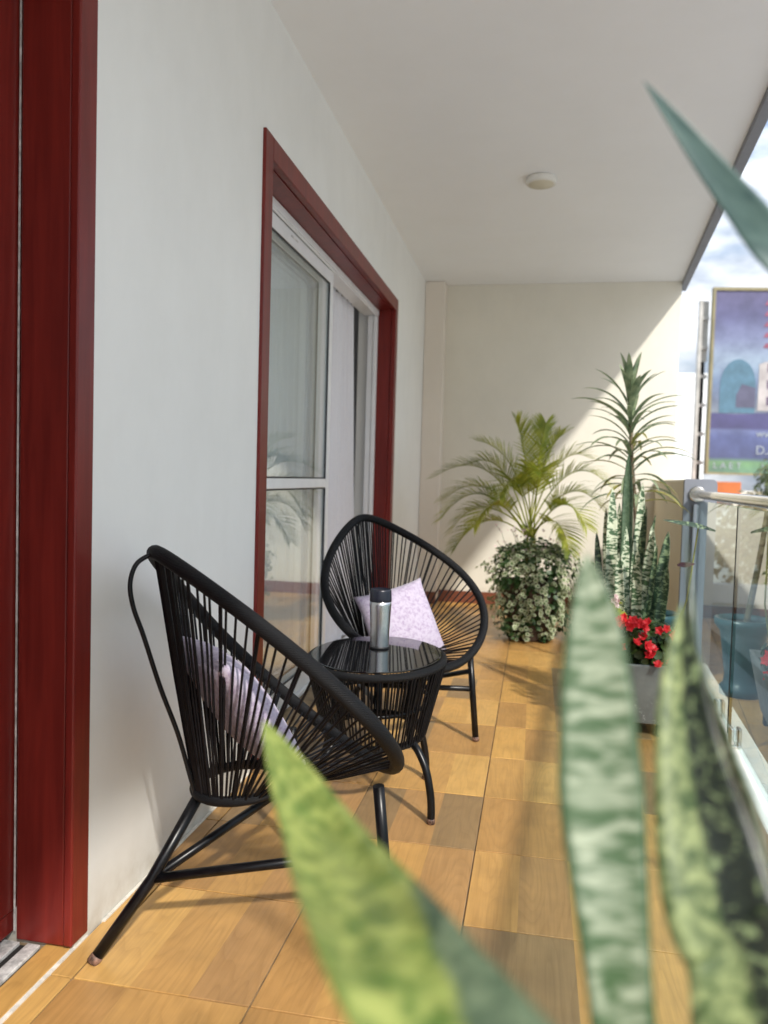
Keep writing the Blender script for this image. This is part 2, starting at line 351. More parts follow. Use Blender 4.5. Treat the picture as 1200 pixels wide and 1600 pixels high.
# ------------------------------------------------------------------ mesh helpers
class MB:
    def __init__(s): s.v = []; s.f = []; s.uv = []; s.sm = []
    def add(s, verts, faces, uvs=None, smooth=False):
        o = len(s.v); s.v += [tuple(p) for p in verts]
        for k, f in enumerate(faces):
            s.f.append([i+o for i in f]); s.sm.append(smooth)
            s.uv.append(uvs[k] if uvs else [(0, 0)]*len(f))
    def box(s, a, b):
        (x0, y0, z0), (x1, y1, z1) = a, b
        v = [(x0, y0, z0), (x1, y0, z0), (x1, y1, z0), (x0, y1, z0), (x0, y0, z1), (x1, y0, z1), (x1, y1, z1), (x0, y1, z1)]
        s.add(v, [(3, 2, 1, 0), (4, 5, 6, 7), (0, 1, 5, 4), (1, 2, 6, 5), (2, 3, 7, 6), (3, 0, 4, 7)])
    def prism(s, poly, z0, z1):
        """poly in xy, counter-clockwise"""
        n = len(poly)
        v = [(x, y, z0) for x, y in poly]+[(x, y, z1) for x, y in poly]
        s.add(v, [tuple(range(n))[::-1], tuple(range(n, 2*n))]+[(i, (i+1) % n, n+(i+1) % n, n+i) for i in range(n)])
    def tube(s, pts, r, n=8, closed=False, caps=True, uvlen=True):
        pts = [V(p) for p in pts]; N = len(pts)
        rad = r if isinstance(r, (list, tuple)) else [r]*N
        rings = []; prev = None; acc = 0; lens = []
        for i, p in enumerate(pts):
            if closed: t = pts[(i+1) % N]-pts[i-1]
            else: t = pts[min(i+1, N-1)]-pts[max(i-1, 0)]
            if t.length < 1e-9: t = V((0, 0, 1))
            t.normalize()
            if prev is None:
                a = V((0, 0, 1)) if abs(t.z) < .9 else V((1, 0, 0))
                x = t.cross(a).normalized()
            else:
                x = prev-t*prev.dot(t)
                x = x.normalized() if x.length > 1e-6 else t.orthogonal().normalized()
            prev = x; y = t.cross(x)
            if i: acc += (p-pts[i-1]).length
            lens.append(acc)
            rings.append([p+(x*math.cos(2*math.pi*k/n)+y*math.sin(2*math.pi*k/n))*rad[i] for k in range(n)])
        v = [q for rg in rings for q in rg]; f = []; uv = []
        for i in range(N if closed else N-1):
            j = (i+1) % N
            l1 = lens[j] if j else acc+(pts[0]-pts[-1]).length
            for k in range(n):
                k2 = (k+1) % n
                f.append((i*n+k, i*n+k2, j*n+k2, j*n+k))
                uv.append([(k/n*.12, lens[i]), ((k+1)/n*.12, lens[i]), ((k+1)/n*.12, l1), (k/n*.12, l1)])
        s.add(v, f, uv, True)
        if caps and not closed:
            o = len(s.v)-len(v)
            for ring, flip in ((range(n), True), (range((N-1)*n, N*n), False)):
                idx = [o+i for i in ring]
                s.f.append(idx[::-1] if flip else idx); s.sm.append(False); s.uv.append([(0, 0)]*n)
    def lathe(s, prof, n=32, c=(0, 0, 0), sx=1, sy=1, smooth=True):
        v = []; f = []
        for r, z in prof:
            for k in range(n):
                a = 2*math.pi*k/n
                v.append((c[0]+r*sx*math.cos(a), c[1]+r*sy*math.sin(a), c[2]+z))
        for i in range(len(prof)-1):
            for k in range(n):
                k2 = (k+1) % n; f.append((i*n+k, i*n+k2, (i+1)*n+k2, (i+1)*n+k))
        s.add(v, f, None, smooth)
    def build(s, name, mat, parent=None, bevel=0, loc=None, seg=2):
        me = bpy.data.meshes.new(name); me.from_pydata(s.v, [], s.f); 
        uvl = me.uv_layers.new(name='UVMap')
        flat = [c for f in s.uv for q in f for c in q]
        uvl.data.foreach_set('uv', flat)
        me.polygons.foreach_set('use_smooth', s.sm)
        mats = mat if isinstance(mat, list) else [mat]
        for m in mats: me.materials.append(m)
        me.update()
        o = bpy.data.objects.new(name, me); COL.objects.link(o)
        if parent: o.parent = parent
        if loc: o.location = loc
        if bevel:
            b = o.modifiers.new('bevel', 'BEVEL'); b.width = bevel; b.segments = seg; b.limit_method = 'ANGLE'
        return o
def empty(name, loc=(0, 0, 0), rz=0):
    o = bpy.data.objects.new(name, None); COL.objects.link(o); o.location = loc; o.rotation_euler = (0, 0, rz); o.empty_display_size = .1
    return o
def tag(o, label=None, cat=None, group=None, kind=None):
    if label: o['label'] = label
    if cat: o['category'] = cat
    if group: o['group'] = group
    if kind: o['kind'] = kind
    return o
def boxobj(name, a, b, mat, parent=None, bevel=0):
    m = MB(); m.box(a, b); return m.build(name, mat, parent, bevel)
def bez(p0, p1, p2, n):
    p0, p1, p2 = V(p0), V(p1), V(p2)
    return [(1-t)**2*p0+2*t*(1-t)*p1+t*t*p2 for t in (i/n for i in range(n+1))]
def catmull(P, n):
    P = [V(p) for p in P]; Q = [P[0]*2-P[1]]+P+[P[-1]*2-P[-2]]; outp = []
    for i in range(1, len(Q)-2):
        a, b, c, d = Q[i-1:i+3]
        for k in range(n):
            t = k/n
            outp.append(.5*((2*b)+(c-a)*t+(2*a-5*b+4*c-d)*t*t+(3*b-a-3*c+d)*t**3))
    outp.append(P[-1]); return outp

# ------------------------------------------------------------------ plan of the balcony (metres, camera stands at x=0, y=0)
W = -.9936; YB = 6.943; HC = 2.779; Y0 = -1.3
K = .0695                                   # the street edge drifts outwards along the balcony
def edge(a, y): return a+K*y
A_KERB, A_GLASS, A_RAIL, A_LOW, A_SLAB = .528, .562, .568, .50, .646

# ---- floor and its tiles
floor = MB(); floor.prism([(-1.30, Y0), (edge(.66, Y0), Y0), (edge(.66, YB), YB+.0), (-1.30, YB)], -.25, -.006)
floor = tag(floor.build('floor', M_grout), kind='structure')
T = .4; tx0 = -.1385; ty0 = 1.8928; g = .002
def clip(poly, fn):
    outp = []
    for i in range(len(poly)):
        a, b = poly[i], poly[(i+1) % len(poly)]; fa, fb = fn(a), fn(b)
        if fa >= 0: outp.append(a)
        if fa*fb < 0:
            t = fa/(fa-fb); outp.append((a[0]+(b[0]-a[0])*t, a[1]+(b[1]-a[1])*t))
    return outp
full = None
def tile(poly, origin, z=0):
    m = MB(); m.prism([(x-origin[0], y-origin[1]) for x, y in poly], -.0055, 0)
    return m.build('tile', M_tile, floor, loc=(origin[0], origin[1], z), bevel=.0012, seg=1)
for i in range(-3, 5):
    for j in range(-8, 14):
        ox, oy = tx0+i*T, ty0+j*T
        q = [(ox+g, oy+g), (ox+T-g, oy+g), (ox+T-g, oy+T-g), (ox+g, oy+T-g)]
        p = clip(q, lambda p: p[0]-(W+.003)); p = clip(p, lambda p: edge(A_KERB, p[1])-p[0]-.003) if p else p
        p = clip(p, lambda p: YB-.003-p[1]) if p else p
        p = clip(p, lambda p: p[1]-Y0) if p else p
        if len(p) < 3: continue
        zj = random.uniform(-.0006, .0003)
        if p == q:
            if full is None:
                full = tile(p, (ox, oy), zj)
            else:
                c = full.copy(); COL.objects.link(c); c.parent = floor; c.location = (ox, oy, zj)
        else: tile(p, (ox, oy), zj)
# doorway threshold tiles, on the room side of the wall line
for k in range(3):
    y1 = 1.610-k*.4; y0 = max(y1-.4, .5)
    tile([(-1.062, y0+g), (W-.006, y0+g), (W-.006, y1-g), (-1.062, y1-g)], (-1.09, y0), .004)
tag(boxobj('grout_line', (W-.006, .5, -.004), (W+.003, 1.64, .0022), M_groutw, floor))
tag(boxobj('grout_line', (W+.001, 1.70, -.004), (W+.010, 2.70, .0028), M_groutw, floor))

# ---- house wall with the two openings
D0, D1, DZ = .50, 1.640, 2.33               # wooden door opening
S0, S1, SZ = 2.712, 5.442, 2.318            # sliding door opening (outer edge of the red casing)
XI = -1.25
mw = MB()
def wbox(y0, y1, z0, z1, cut=0): mw.box((XI, y0, z0), (W, y1, z1))
wbox(Y0, D0+.06, -.2, HC+.1); wbox(D0+.06, D1-.05, DZ-.05, HC+.1); wbox(D1-.05, S0+.05, -.2, HC+.1)
wbox(S0+.05, S1-.05, SZ-.05, HC+.1); wbox(S1-.05, YB+.3, -.2, HC+.1)
tag(mw.build('house_wall', M_wall), 'long white plastered wall on the left with the red framed doors', 'wall')

# ---- back wall with its pilaster
ba = MB(); ba.box((W, YB, -.2), (edge(A_SLAB, YB), YB+.2, HC))
back = tag(ba.build('end_wall', M_back), 'cream wall closing the far end of the balcony behind the plants', 'wall')
boxobj('pilaster', (W+.001, YB-.15, 0), (-.822, YB-.0005, HC-.001), M_pil, back, .006)
sk = MB(); x = -.818
while x < 1.0:
    x2 = min(x+.4, .985); sk = MB(); sk.box((x+.001, YB-.013, .001), (x2-.001, YB-.001, .105)); sk.build('skirting_tile', M_skirt, back, .002); x += .4
boxobj('skirting_tile', (W+.003, YB-.163, .001), (-.824, YB-.151, .105), M_skirt, back, .002)

# ---- ceiling slab
ce = MB(); ce.prism([(-1.3, Y0), (edge(A_SLAB, Y0), Y0), (edge(A_SLAB, YB+.2), YB+.2), (-1.3, YB+.2)], HC+.001, HC+.26)
ceil = tag(ce.build('ceiling', M_ceil), kind='structure')
fa = MB(); fa.prism([(edge(A_SLAB, Y0)+.001, Y0), (edge(A_SLAB, Y0)+.05, Y0), (edge(A_SLAB, YB+.2)+.05, YB+.2), (edge(A_SLAB, YB+.2)+.001, YB+.2)], HC-.035, HC+.28)
fa.build('fascia', M_fascia, ceil)
lm = empty('ceiling_lamp', (-.031, 4.545, HC)); tag(lm, 'small round white lamp on the balcony ceiling', 'lamp')
m = MB(); m.lathe([(.0, -.001), (.082, -.001), (.084, -.006), (.084, -.030), (.080, -.036), (.070, -.037)], 40); m.build('lamp_housing', M_lamp, lm)
m = MB(); m.lathe([(.070, -.036), (.066, -.040), (.0, -.041)], 40); m.build('diffuser', M_lampd, lm)

# ---- low solid parapet at the far end and its grey end face
YP = 4.70; HP = 1.128
lo = MB(); lo.prism([(edge(A_LOW, YP+.03), YP+.03), (edge(A_LOW+.17, YP+.03), YP+.03), (edge(A_LOW+.17, YB), YB-.001), (edge(A_LOW, YB), YB-.001)], -.2, HP-.002)
par = tag(lo.build('parapet_wall', M_par, None, .012), 'low beige parapet wall beside the tall potted plants', 'wall')
en = MB()
x0, x1 = edge(A_LOW, YP)-.002, edge(A_LOW+.17, YP)+.004; rr = .03
prof = [(x0, -.2), (x1, -.2)]+[(x1-rr+rr*math.cos(a), HP-rr+rr*math.sin(a)) for a in [i*math.pi/12 for i in range(7)]]+[(x0+rr*.5+rr*.5*math.cos(a), HP-rr*.5+rr*.5*math.sin(a)) for a in [math.pi/2+i*math.pi/12 for i in range(7)]]
n_ = len(prof)
en.add([(x, YP, z) for x, z in prof]+[(x, YP+.034, z) for x, z in prof], [tuple(range(n_)), tuple(range(n_, 2*n_))[::-1]]+[((i+1) % n_, i, n_+i, n_+(i+1) % n_) for i in range(n_)])
en.build('end_cap', M_grey, par)
ch = MB(); ch.box((edge(A_GLASS, YP)-.022, YP-.022, .09), (edge(A_GLASS, YP)+.022, YP-.001, 1.0)); 

# ---- glass railing
kb = MB(); kb.prism([(edge(A_KERB, Y0), Y0), (edge(A_KERB+.13, Y0), Y0), (edge(A_KERB+.13, YP-.002), YP-.002), (edge(A_KERB, YP-.002), YP-.002)], -.2, .085)
tag(kb.build('kerb', M_curb, None, .008), 'white painted kerb under the glass railing', 'kerb')
rail = empty('glass_railing', (edge(A_GLASS, 2), 2, .085)); tag(rail, 'frameless glass railing with a round steel handrail', 'railing')
RO = V(rail.location)
def sub(p): return V(p)-RO
for y0, y1 in ((3.365, 4.66), (1.90, 3.345), (.42, 1.88), (Y0, .40)):
    m = MB(); m.prism([(edge(A_GLASS, y0)-RO.x, y0-RO.y), (edge(A_GLASS+.010, y0)-RO.x, y0-RO.y), (edge(A_GLASS+.010, y1)-RO.x, y1-RO.y), (edge(A_GLASS, y1)-RO.x, y1-RO.y)], .022, .925)
    m.build('glass_panel', M_rglass, rail)
for y in (3.355, 1.89, .41):
    m = MB(); m.prism([(edge(A_GLASS, y)-.001-RO.x, y-.0085-RO.y), (edge(A_GLASS, y)+.011-RO.x, y-.0085-RO.y), (edge(A_GLASS, y)+.011-RO.x, y+.0085-RO.y), (edge(A_GLASS, y)-.001-RO.x, y+.0085-RO.y)], .01, .925)
    m.build('panel_joint', M_rubber, rail)
ZR = 1.042
m = MB(); m.tube([sub((edge(A_RAIL, y), y, ZR)) for y in (YP-.004, 4, 3, 2, 1, 0, Y0)], .0215, 20); m.build('handrail', M_steel, rail)
m = MB(); c = sub((edge(A_RAIL, YP), YP, ZR))
m.tube([c+V((0, -.002, 0)), c+V((-.0005, -.014, 0)), c+V((-.001, -.020, 0))], [.046, .046, .040], 28); m.build('flange', M_steel, rail)
m = MB(); cc = sub((edge(A_GLASS, YP)+.005, YP-.012, .09)); m.box((cc.x-.020, cc.y-.011, cc.z), (cc.x+.020, cc.y+.010, .90)); m.build('wall_channel', M_grey, rail, .002)
for y in (4.35, 3.62, 3.22, 2.15, 1.6, .7, .1):
    m = MB(); c = sub((edge(A_GLASS, y), y, .085))
    m.box((c.x-.016, c.y-.022, 0), (c.x-.002, c.y+.022, .075)); m.box((c.x+.012, c.y-.022, 0), (c.x+.026, c.y+.022, .075)); m.box((c.x-.0155, c.y-.03, 0), (c.x+.0255, c.y+.03, .0115))
    m.build('clamp', M_steel, rail, .004)

# ------------------------------------------------------------------ wooden door on the left
wd = empty('wooden_door', (W, 1.655, 0)); tag(wd, 'dark red varnished wooden door frame at the left edge', 'door')
def rel(o, a, b): return tuple(V(a)-V(o.location)), tuple(V(b)-V(o.location))
def part(name, a, b, mat, par, bev=.003): return boxobj(name, *rel(par, a, b), mat, par, bev)
part('casing', (W-.018, 1.570, .012), (W+.004, 1.638, DZ-.002), M_wood, wd, .004)
part('jamb', (-1.132, 1.574, .010), (W-.0195, 1.634, DZ-.056), M_wood, wd, .003)
part('jamb', (-1.132, D0+.0605, .010), (W-.0195, D0+.0995, DZ-.056), M_wood, wd, .003)
part('casing', (W-.018, D0+.02, .012), (W+.004, D0+.09, DZ-.002), M_wood, wd, .004)
part('head_casing', (W-.018, D0+.092, DZ-.08), (W+.004, 1.569, DZ), M_wood, wd, .004)
part('door_leaf', (-1.20, D0+.064, .075), (-1.142, 1.630, DZ-.056), M_wood, wd, .004)
part('bottom_rail', (-1.188, D0+.064, .022), (-1.146, 1.610, .072), M_wood, wd, .003)
part('weather_strip', (-1.1375, 1.5722, .03), (-1.1335, 1.5737, DZ-.06), M_track, wd, 0)
tr = part('threshold_track', (-1.098, D0+.02, .0005), (-1.066, 1.569, .010), M_track, wd, .002)
part('threshold_track', (-1.160, D0+.02, .0005), (-1.118, 1.569, .010), M_track, wd, .002)
part('track_groove', (-1.1175, D0+.02, .0003), (-1.0985, 1.569, .002), M_dark, wd, 0)

# ------------------------------------------------------------------ sliding glass door
sd = empty('sliding_door', (W, S0, 0)); tag(sd, 'white framed sliding glass door in a dark red wooden surround', 'door')
CW = .082
part('casing', (W-.02, S0, .002), (W+.012, S0+CW, SZ), M_wood, sd, .003)
part('casing', (W-.02, S1-CW, .002), (W+.012, S1, SZ), M_wood, sd, .003)
part('head_casing', (W-.02, S0+CW+.001, SZ-CW), (W+.0115, S1-CW-.001, SZ), M_wood, sd, .003)
part('reveal', (-1.108, S0+.051, .002), (W-.021, S0+CW+.002, SZ-CW), M_wood, sd, 0)
part('reveal', (-1.108, S1-CW-.002, .002), (W-.021, S1-.051, SZ-CW), M_wood, sd, 0)
part('head_reveal', (-1.108, S0+.052, SZ-CW-.004), (W-.021, S1-.052, SZ-.051), M_wood, sd, 0)
i0, i1, iz = S0+CW+.003, S1-CW-.003, SZ-CW-.006
part('head_track', (-1.205, i0, iz-.035), (-1.100, i1, iz), M_white, sd, .003)
part('head_track_lip', (-1.112, i0, iz-.048), (-1.104, i1, iz-.036), M_white, sd, .002)
part('side_jamb', (-1.130, i1-.030, .02), (-1.104, i1, iz-.036), M_white, sd, .003)
part('side_jamb', (-1.172, i1-.020, .02), (-1.134, i1, iz-.036), M_white, sd, .003)
part('side_jamb', (-1.205, i0, .02), (-1.100, i0+.02, iz-.036), M_white, sd, .003)
part('sill_track', (-1.215, S0+.052, .001), (-1.100, S1-.052, .022), M_white, sd, .003)
def panel(y0, y1, xa, xb):
    z0, z1 = .026, iz-.050; st = .052
    part('stile', (xb, y0, z0), (xa, y0+st, z1), M_white, sd, .003)
    part('stile', (xb, y1-st, z0), (xa, y1, z1), M_white, sd, .003)
    part('top_rail', (xb+.001, y0+st+.0005, z1-.062), (xa-.001, y1-st-.0005, z1), M_white, sd, .003)
    part('bottom_rail', (xb+.001, y0+st+.0005, z0), (xa-.001, y1-st-.0005, z0+.085), M_white, sd, .003)
    part('middle_rail', (xb+.001, y0+st+.0005, 1.026), (xa-.001, y1-st-.0005, 1.072), M_white, sd, .003)
    xm = (xa+xb)/2
    for za, zb in ((z0+.0855, 1.0255), (1.0725, z1-.0625)):
        part('glass_pane', (xm-.003, y0+st+.001, za), (xm+.003, y1-st-.001, zb), M_wglass, sd, 0)
        m = MB(); e = .007; ya, yb = y0+st+.0008, y1-st-.0008; O_ = V(sd.location)
        for a, b in (((ya, za), (ya+e, zb)), ((yb-e, za), (yb, zb)), ((ya+e, za), (yb-e, za+e)), ((ya+e, zb-e), (yb-e, zb))):
            m.box(tuple(V((xm+.0035, a[0], a[1]))-O_), tuple(V((xm+.010, b[0], b[1]))-O_))
        m.build('glazing_gasket', M_rubber, sd)
panel(i0+.022, 4.175, -1.112, -1.142)
panel(i0+.060, 4.150, -1.168, -1.198)
part('latch', (-1.1118, 3.42, iz-.078), (-1.1095, 3.52, iz-.070), M_track, sd, .001)

# curtain behind it
cu = MB(); ny, nzv = 330, 14
ya, yb, zt_, zb_ = 2.83, 5.13, 2.215, .026
vs = []; fs = []
for i in range(ny+1):
    y = ya+(yb-ya)*i/ny
    for k in range(nzv+1):
        t = k/nzv; z = zt_+(zb_-zt_)*t
        ph = y*2*math.pi/.115+1.3*mnoise.noise(V((y*2.1, 0, t*.8)))*2
        amp = .017+.008*mnoise.noise(V((y*1.5, 3, t)))
        vs.append((-1.234+amp*math.sin(ph)+.006*math.sin(ph*2.3+t), y+.010*math.cos(ph)+.16*min(1, t*1.5)*max(0, (y-ya-1.4)/(yb-ya-1.4)), z))
for i in range(ny):
    for k in range(nzv):
        a = i*(nzv+1)+k; fs.append((a, a+1, a+nzv+2, a+nzv+1))
cu.add(vs, fs, None, True)
tag(cu.build('curtain', M_curtain), 'pale lilac sheer curtain hanging inside the sliding door', 'curtain')
# the room behind (box of plain walls, opened on the far side for light)
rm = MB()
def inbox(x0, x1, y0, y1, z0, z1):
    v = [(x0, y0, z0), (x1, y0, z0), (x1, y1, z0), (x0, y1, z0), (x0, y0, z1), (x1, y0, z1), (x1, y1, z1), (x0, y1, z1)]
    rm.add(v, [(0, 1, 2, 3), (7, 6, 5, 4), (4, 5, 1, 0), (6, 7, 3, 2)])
    for a, b in (((y0, z0), (2.4, z1)), ((5.6, z0), (y1, z1)), ((2.4, z0), (5.6, .7)), ((2.4, 2.4), (5.6, z1))):      # far wall with an unseen opening, added so sky light backlights the curtain
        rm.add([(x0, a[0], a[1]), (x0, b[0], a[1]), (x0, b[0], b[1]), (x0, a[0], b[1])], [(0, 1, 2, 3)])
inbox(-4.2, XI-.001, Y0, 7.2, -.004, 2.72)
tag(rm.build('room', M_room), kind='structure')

# ------------------------------------------------------------------ the rope chairs
def rim_pt(ph):
    ut, zt, ub, zb, a, k, mm = .1265, .9064, .6876, .3494, .325, .2768, -.1547
    s = (1-math.cos(ph))/2; v = a*math.sin(ph)*(1-k*math.cos(ph)+mm*math.cos(2*ph)); b = .0102*4*s*(1-s)*.7
    return V((ut+(ub-ut)*s+b, -v, zt+(zb-zt)*s+b))
def ring_pt(ph):
    return V((.338-.108*math.cos(ph), -.105*math.sin(ph), .336+.016*(1-math.cos(ph))/2))
def leg_with_cap(path, r, par, n=12):
    pts = [V(p) for p in path]
    m = MB(); m.tube(pts, r, n); lg = m.build('leg', M_bmetal, par)
    d = (pts[1]-pts[0]).normalized()
    c = MB(); c.tube([pts[0]-d*.001, pts[0]+d*.012, pts[0]+d*.016], [r*1.06, r*1.08, r*1.02], n); c.build('foot_cap', M_worn, lg)
    return lg
def make_chair(loc, rz, label, cross_z):
    o = empty('rope_chair', loc, rz); tag(o, label, 'chair', 'black rope egg chairs')
    N = 120
    m = MB(); m.tube([rim_pt(2*math.pi*i/N) for i in range(N)], .0172, 14, closed=True); m.build('seat_rim', M_wrap, o)
    m = MB(); m.tube([ring_pt(2*math.pi*i/60) for i in range(60)], .012, 10, closed=True); m.build('lower_ring', M_wrap, o)
    # cords, closer together at the back than at the sides
    m = MB(); NC = 90; rng = random.Random(5)
    for i in range(NC):
        ph = 2*math.pi*(i+.5)/NC
        ph = ph-.14*math.sin(ph)+rng.uniform(-.014, .014)
        a = rim_pt(ph); q = ring_pt(ph*1.0+.02*rng.uniform(-1, 1))
        for s_ in (-1, 1) if i % 4 == 0 else (0,):
            off = V((0, .0045*s_, .002*s_))
            mid = (a+q)/2+V((0, 0, -.004-.006*rng.random()))
            m.tube([a+off+V((0, 0, .004)), mid+off, q+off], .0031, 5, caps=False)
    co = m.build('cords', M_cord, o); tag(co, kind='stuff')
    # bent rod that braces the back
    rod = catmull([rim_pt(0)+V((-.010, 0, -.002)), (.083, 0, .882), (.070, 0, .838), (.078, 0, .785), (.101, 0, .72), (.140, 0, .60), (.183, 0, .485), (.212, 0, .385), (.226, 0, .338)], 6)
    m = MB(); m.tube(rod, .0055, 8); m.build('back_rod', M_bmetal, o)
    J = V((.128, 0, .158))
    leg_with_cap([(0, 0, 0.001), tuple(J), (.232, 0, .326)], .0135, o)
    for s in (1, -1):
        top = V((.585, -s*.235, .372)); ft = V((.622, -s*.250, .001))
        leg_with_cap([tuple(ft), tuple((ft+top)/2), tuple(top)], .0135, o)
        at = ft.lerp(top, .215/.372)
        m = MB(); m.tube([J, at], .0115, 10); m.build('stretcher', M_bmetal, o)
    a, b = [V((.622, -s*.250, 0)).lerp(V((.585, -s*.235, .372)), cross_z/.372) for s in (1, -1)]
    m = MB(); m.tube([a, b], .0105, 10); m.build('stretcher', M_bmetal, o)
    return o
make_chair((-.924, 1.549, .001), .7468, 'black rope egg chair nearest the red door frame, seen from behind', .15)
make_chair((-.8345, 3.508, .001), -.7504, 'black rope egg chair beyond the table, facing the viewer', .29)

def pillow(size, th, seed, label, mw_, name='cushion'):
    n = 28; v = []; f = []
    for side in (1, -1):
        for i in range(n+1):
            for k in range(n+1):
                x, y = i/n*2-1, k/n*2-1
                pin = 1-.07*(1-abs(x)**3)*abs(y)**2*1.0
                pin2 = 1-.07*(1-abs(y)**3)*abs(x)**2
                h = max(0, (1-x*x)*(1-y*y))**.42
                wv = mnoise.noise(V((x*1.8+seed, y*1.8, side*.7)))*.16+mnoise.noise(V((x*5+seed, y*5, side)))*.05
                v.append((x*pin2*size/2, y*pin*size/2, side*th/2*h*(1+wv)))
    q = (n+1)**2
    for s in (0, 1):
        for i in range(n):
            for k in range(n):
                a = s*q+i*(n+1)+k; fc = (a, a+n+1, a+n+2, a+1)
                f.append(fc if s == 0 else fc[::-1])
    m = MB(); m.add(v, f, None, True)
    o = m.build(name, M_pillow)
    bm = bmesh.new(); bm.from_mesh(o.data); bmesh.ops.remove_doubles(bm, verts=bm.verts, dist=.0004); bm.to_mesh(o.data); bm.free()
    for p in o.data.polygons: p.use_smooth = True
    o.matrix_world = mw_; tag(o, label, 'cushion', 'lilac cushions'); return o
def frame(c, nrm, upv):
    n = V(nrm).normalized(); u = (V(upv)-n*V(upv).dot(n)).normalized(); r = u.cross(n)
    m = Matrix.Identity(4)
    for i in range(3): m[i][0] = r[i]; m[i][1] = u[i]; m[i][2] = n[i]; m[i][3] = c[i]
    return m
def chair_pt(o, th, u, v, z): return V((o[0]+math.cos(th)*u+math.sin(th)*v, o[1]+math.sin(th)*u-math.cos(th)*v, z))
c1 = chair_pt((-.924, 1.549), .7468, .335, -.01, .535)
pillow(.36, .12, 1.0, 'lilac flecked cushion seen through the cords of the near chair', frame(c1, (math.cos(.7468)*.75, math.sin(.7468)*.75, .55), (-.2, -.2, 1)))
c2 = chair_pt((-.8345, 3.508), -.7504, .40, -.01, .475)
pillow(.335, .12, 4.0, 'lilac flecked cushion in the far chair behind the tumbler', frame(c2, (math.cos(-.95), math.sin(-.95), .42), (-.28, .0, 1)))

# ------------------------------------------------------------------ side table
tb = empty('side_table', (-.505, 2.585, 0)); tag(tb, 'black rope drum table with a dark glass top between the chairs', 'table')
TA, TBy, TZ = .222, .285, .50
def ell(a, b, z, n, c=(0, 0)): return [V((c[0]+a*math.cos(2*math.pi*i/n), c[1]+b*math.sin(2*math.pi*i/n), z)) for i in range(n)]
m = MB(); m.lathe([(0, -.006), (.985, -.006), (1.0, -.004), (1.0, -.001), (.985, .0), (0, 0)], 64, (0, 0, TZ), TA-.006, TBy-.006, False); m.build('table_top', M_bglass, tb)
m = MB(); m.tube(ell(TA, TBy, TZ-.018, 72), .0135, 12, closed=True); m.build('top_ring', M_wrap, tb)
m = MB(); m.tube(ell(.160, .200, .235, 64), .012, 10, closed=True); m.build('bottom_ring', M_wrap, tb)
m = MB(); m.tube(ell(.176, .222, .345, 64), .007, 8, closed=True); m.build('middle_ring', M_bmetal, tb)
m = MB(); nc = 96; rg = random.Random(3)
for i in range(nc):
    a = 2*math.pi*(i+rg.uniform(-.2, .2))/nc
    p = V((TA*math.cos(a), TBy*math.sin(a), TZ-.02)); q = V((.160*math.cos(a), .200*math.sin(a), .235))
    o_ = V((math.cos(a), math.sin(a), 0))*.011
    m.tube([p+o_, q+o_], .0032, 5, caps=False)
tag(m.build('cords', M_cord, tb), kind='stuff')
for a in (-.60, .96, 2.54, 4.10):
    d = V((math.cos(a), math.sin(a), 0))
    path = [d*.262+V((0, 0, .001)), d*.262+V((0, 0, .05)), d*.255+V((0, 0, .10)), d*.235+V((0, 0, .165)), d*.200+V((0, 0, .215)), d*.165+V((0, 0, .245)), d*.160+V((0, 0, .30)), d*.185+V((0, 0, .40)), d*.21+V((0, 0, .48))]
    pp = catmull(path, 5); leg_with_cap(pp, .0125, tb, 12)
# tumbler
tm = empty('travel_tumbler', (-.512, 2.655, TZ+.001)); tag(tm, 'brushed steel travel tumbler with a dark lid on the table', 'tumbler')
m = MB(); m.lathe([(0, .0005), (.030, .0005), (.0325, .004), (.0328, .010), (.0335, .06), (.0365, .125), (.0378, .150), (.0372, .162), (.034, .163)], 48); m.build('body', M_brush, tm)
m = MB(); m.lathe([(.036, .1605), (.0385, .163), (.0382, .172), (.0365, .198), (.0350, .204), (.0335, .2045), (.032, .199), (0, .198)], 48); m.build('lid', M_navy, tm)
m = MB(); m.lathe([(.0325, .0), (.0333, .0), (.0335, .006), (.0328, .0065)], 48); m.build('base_band', M_rubber, tm)

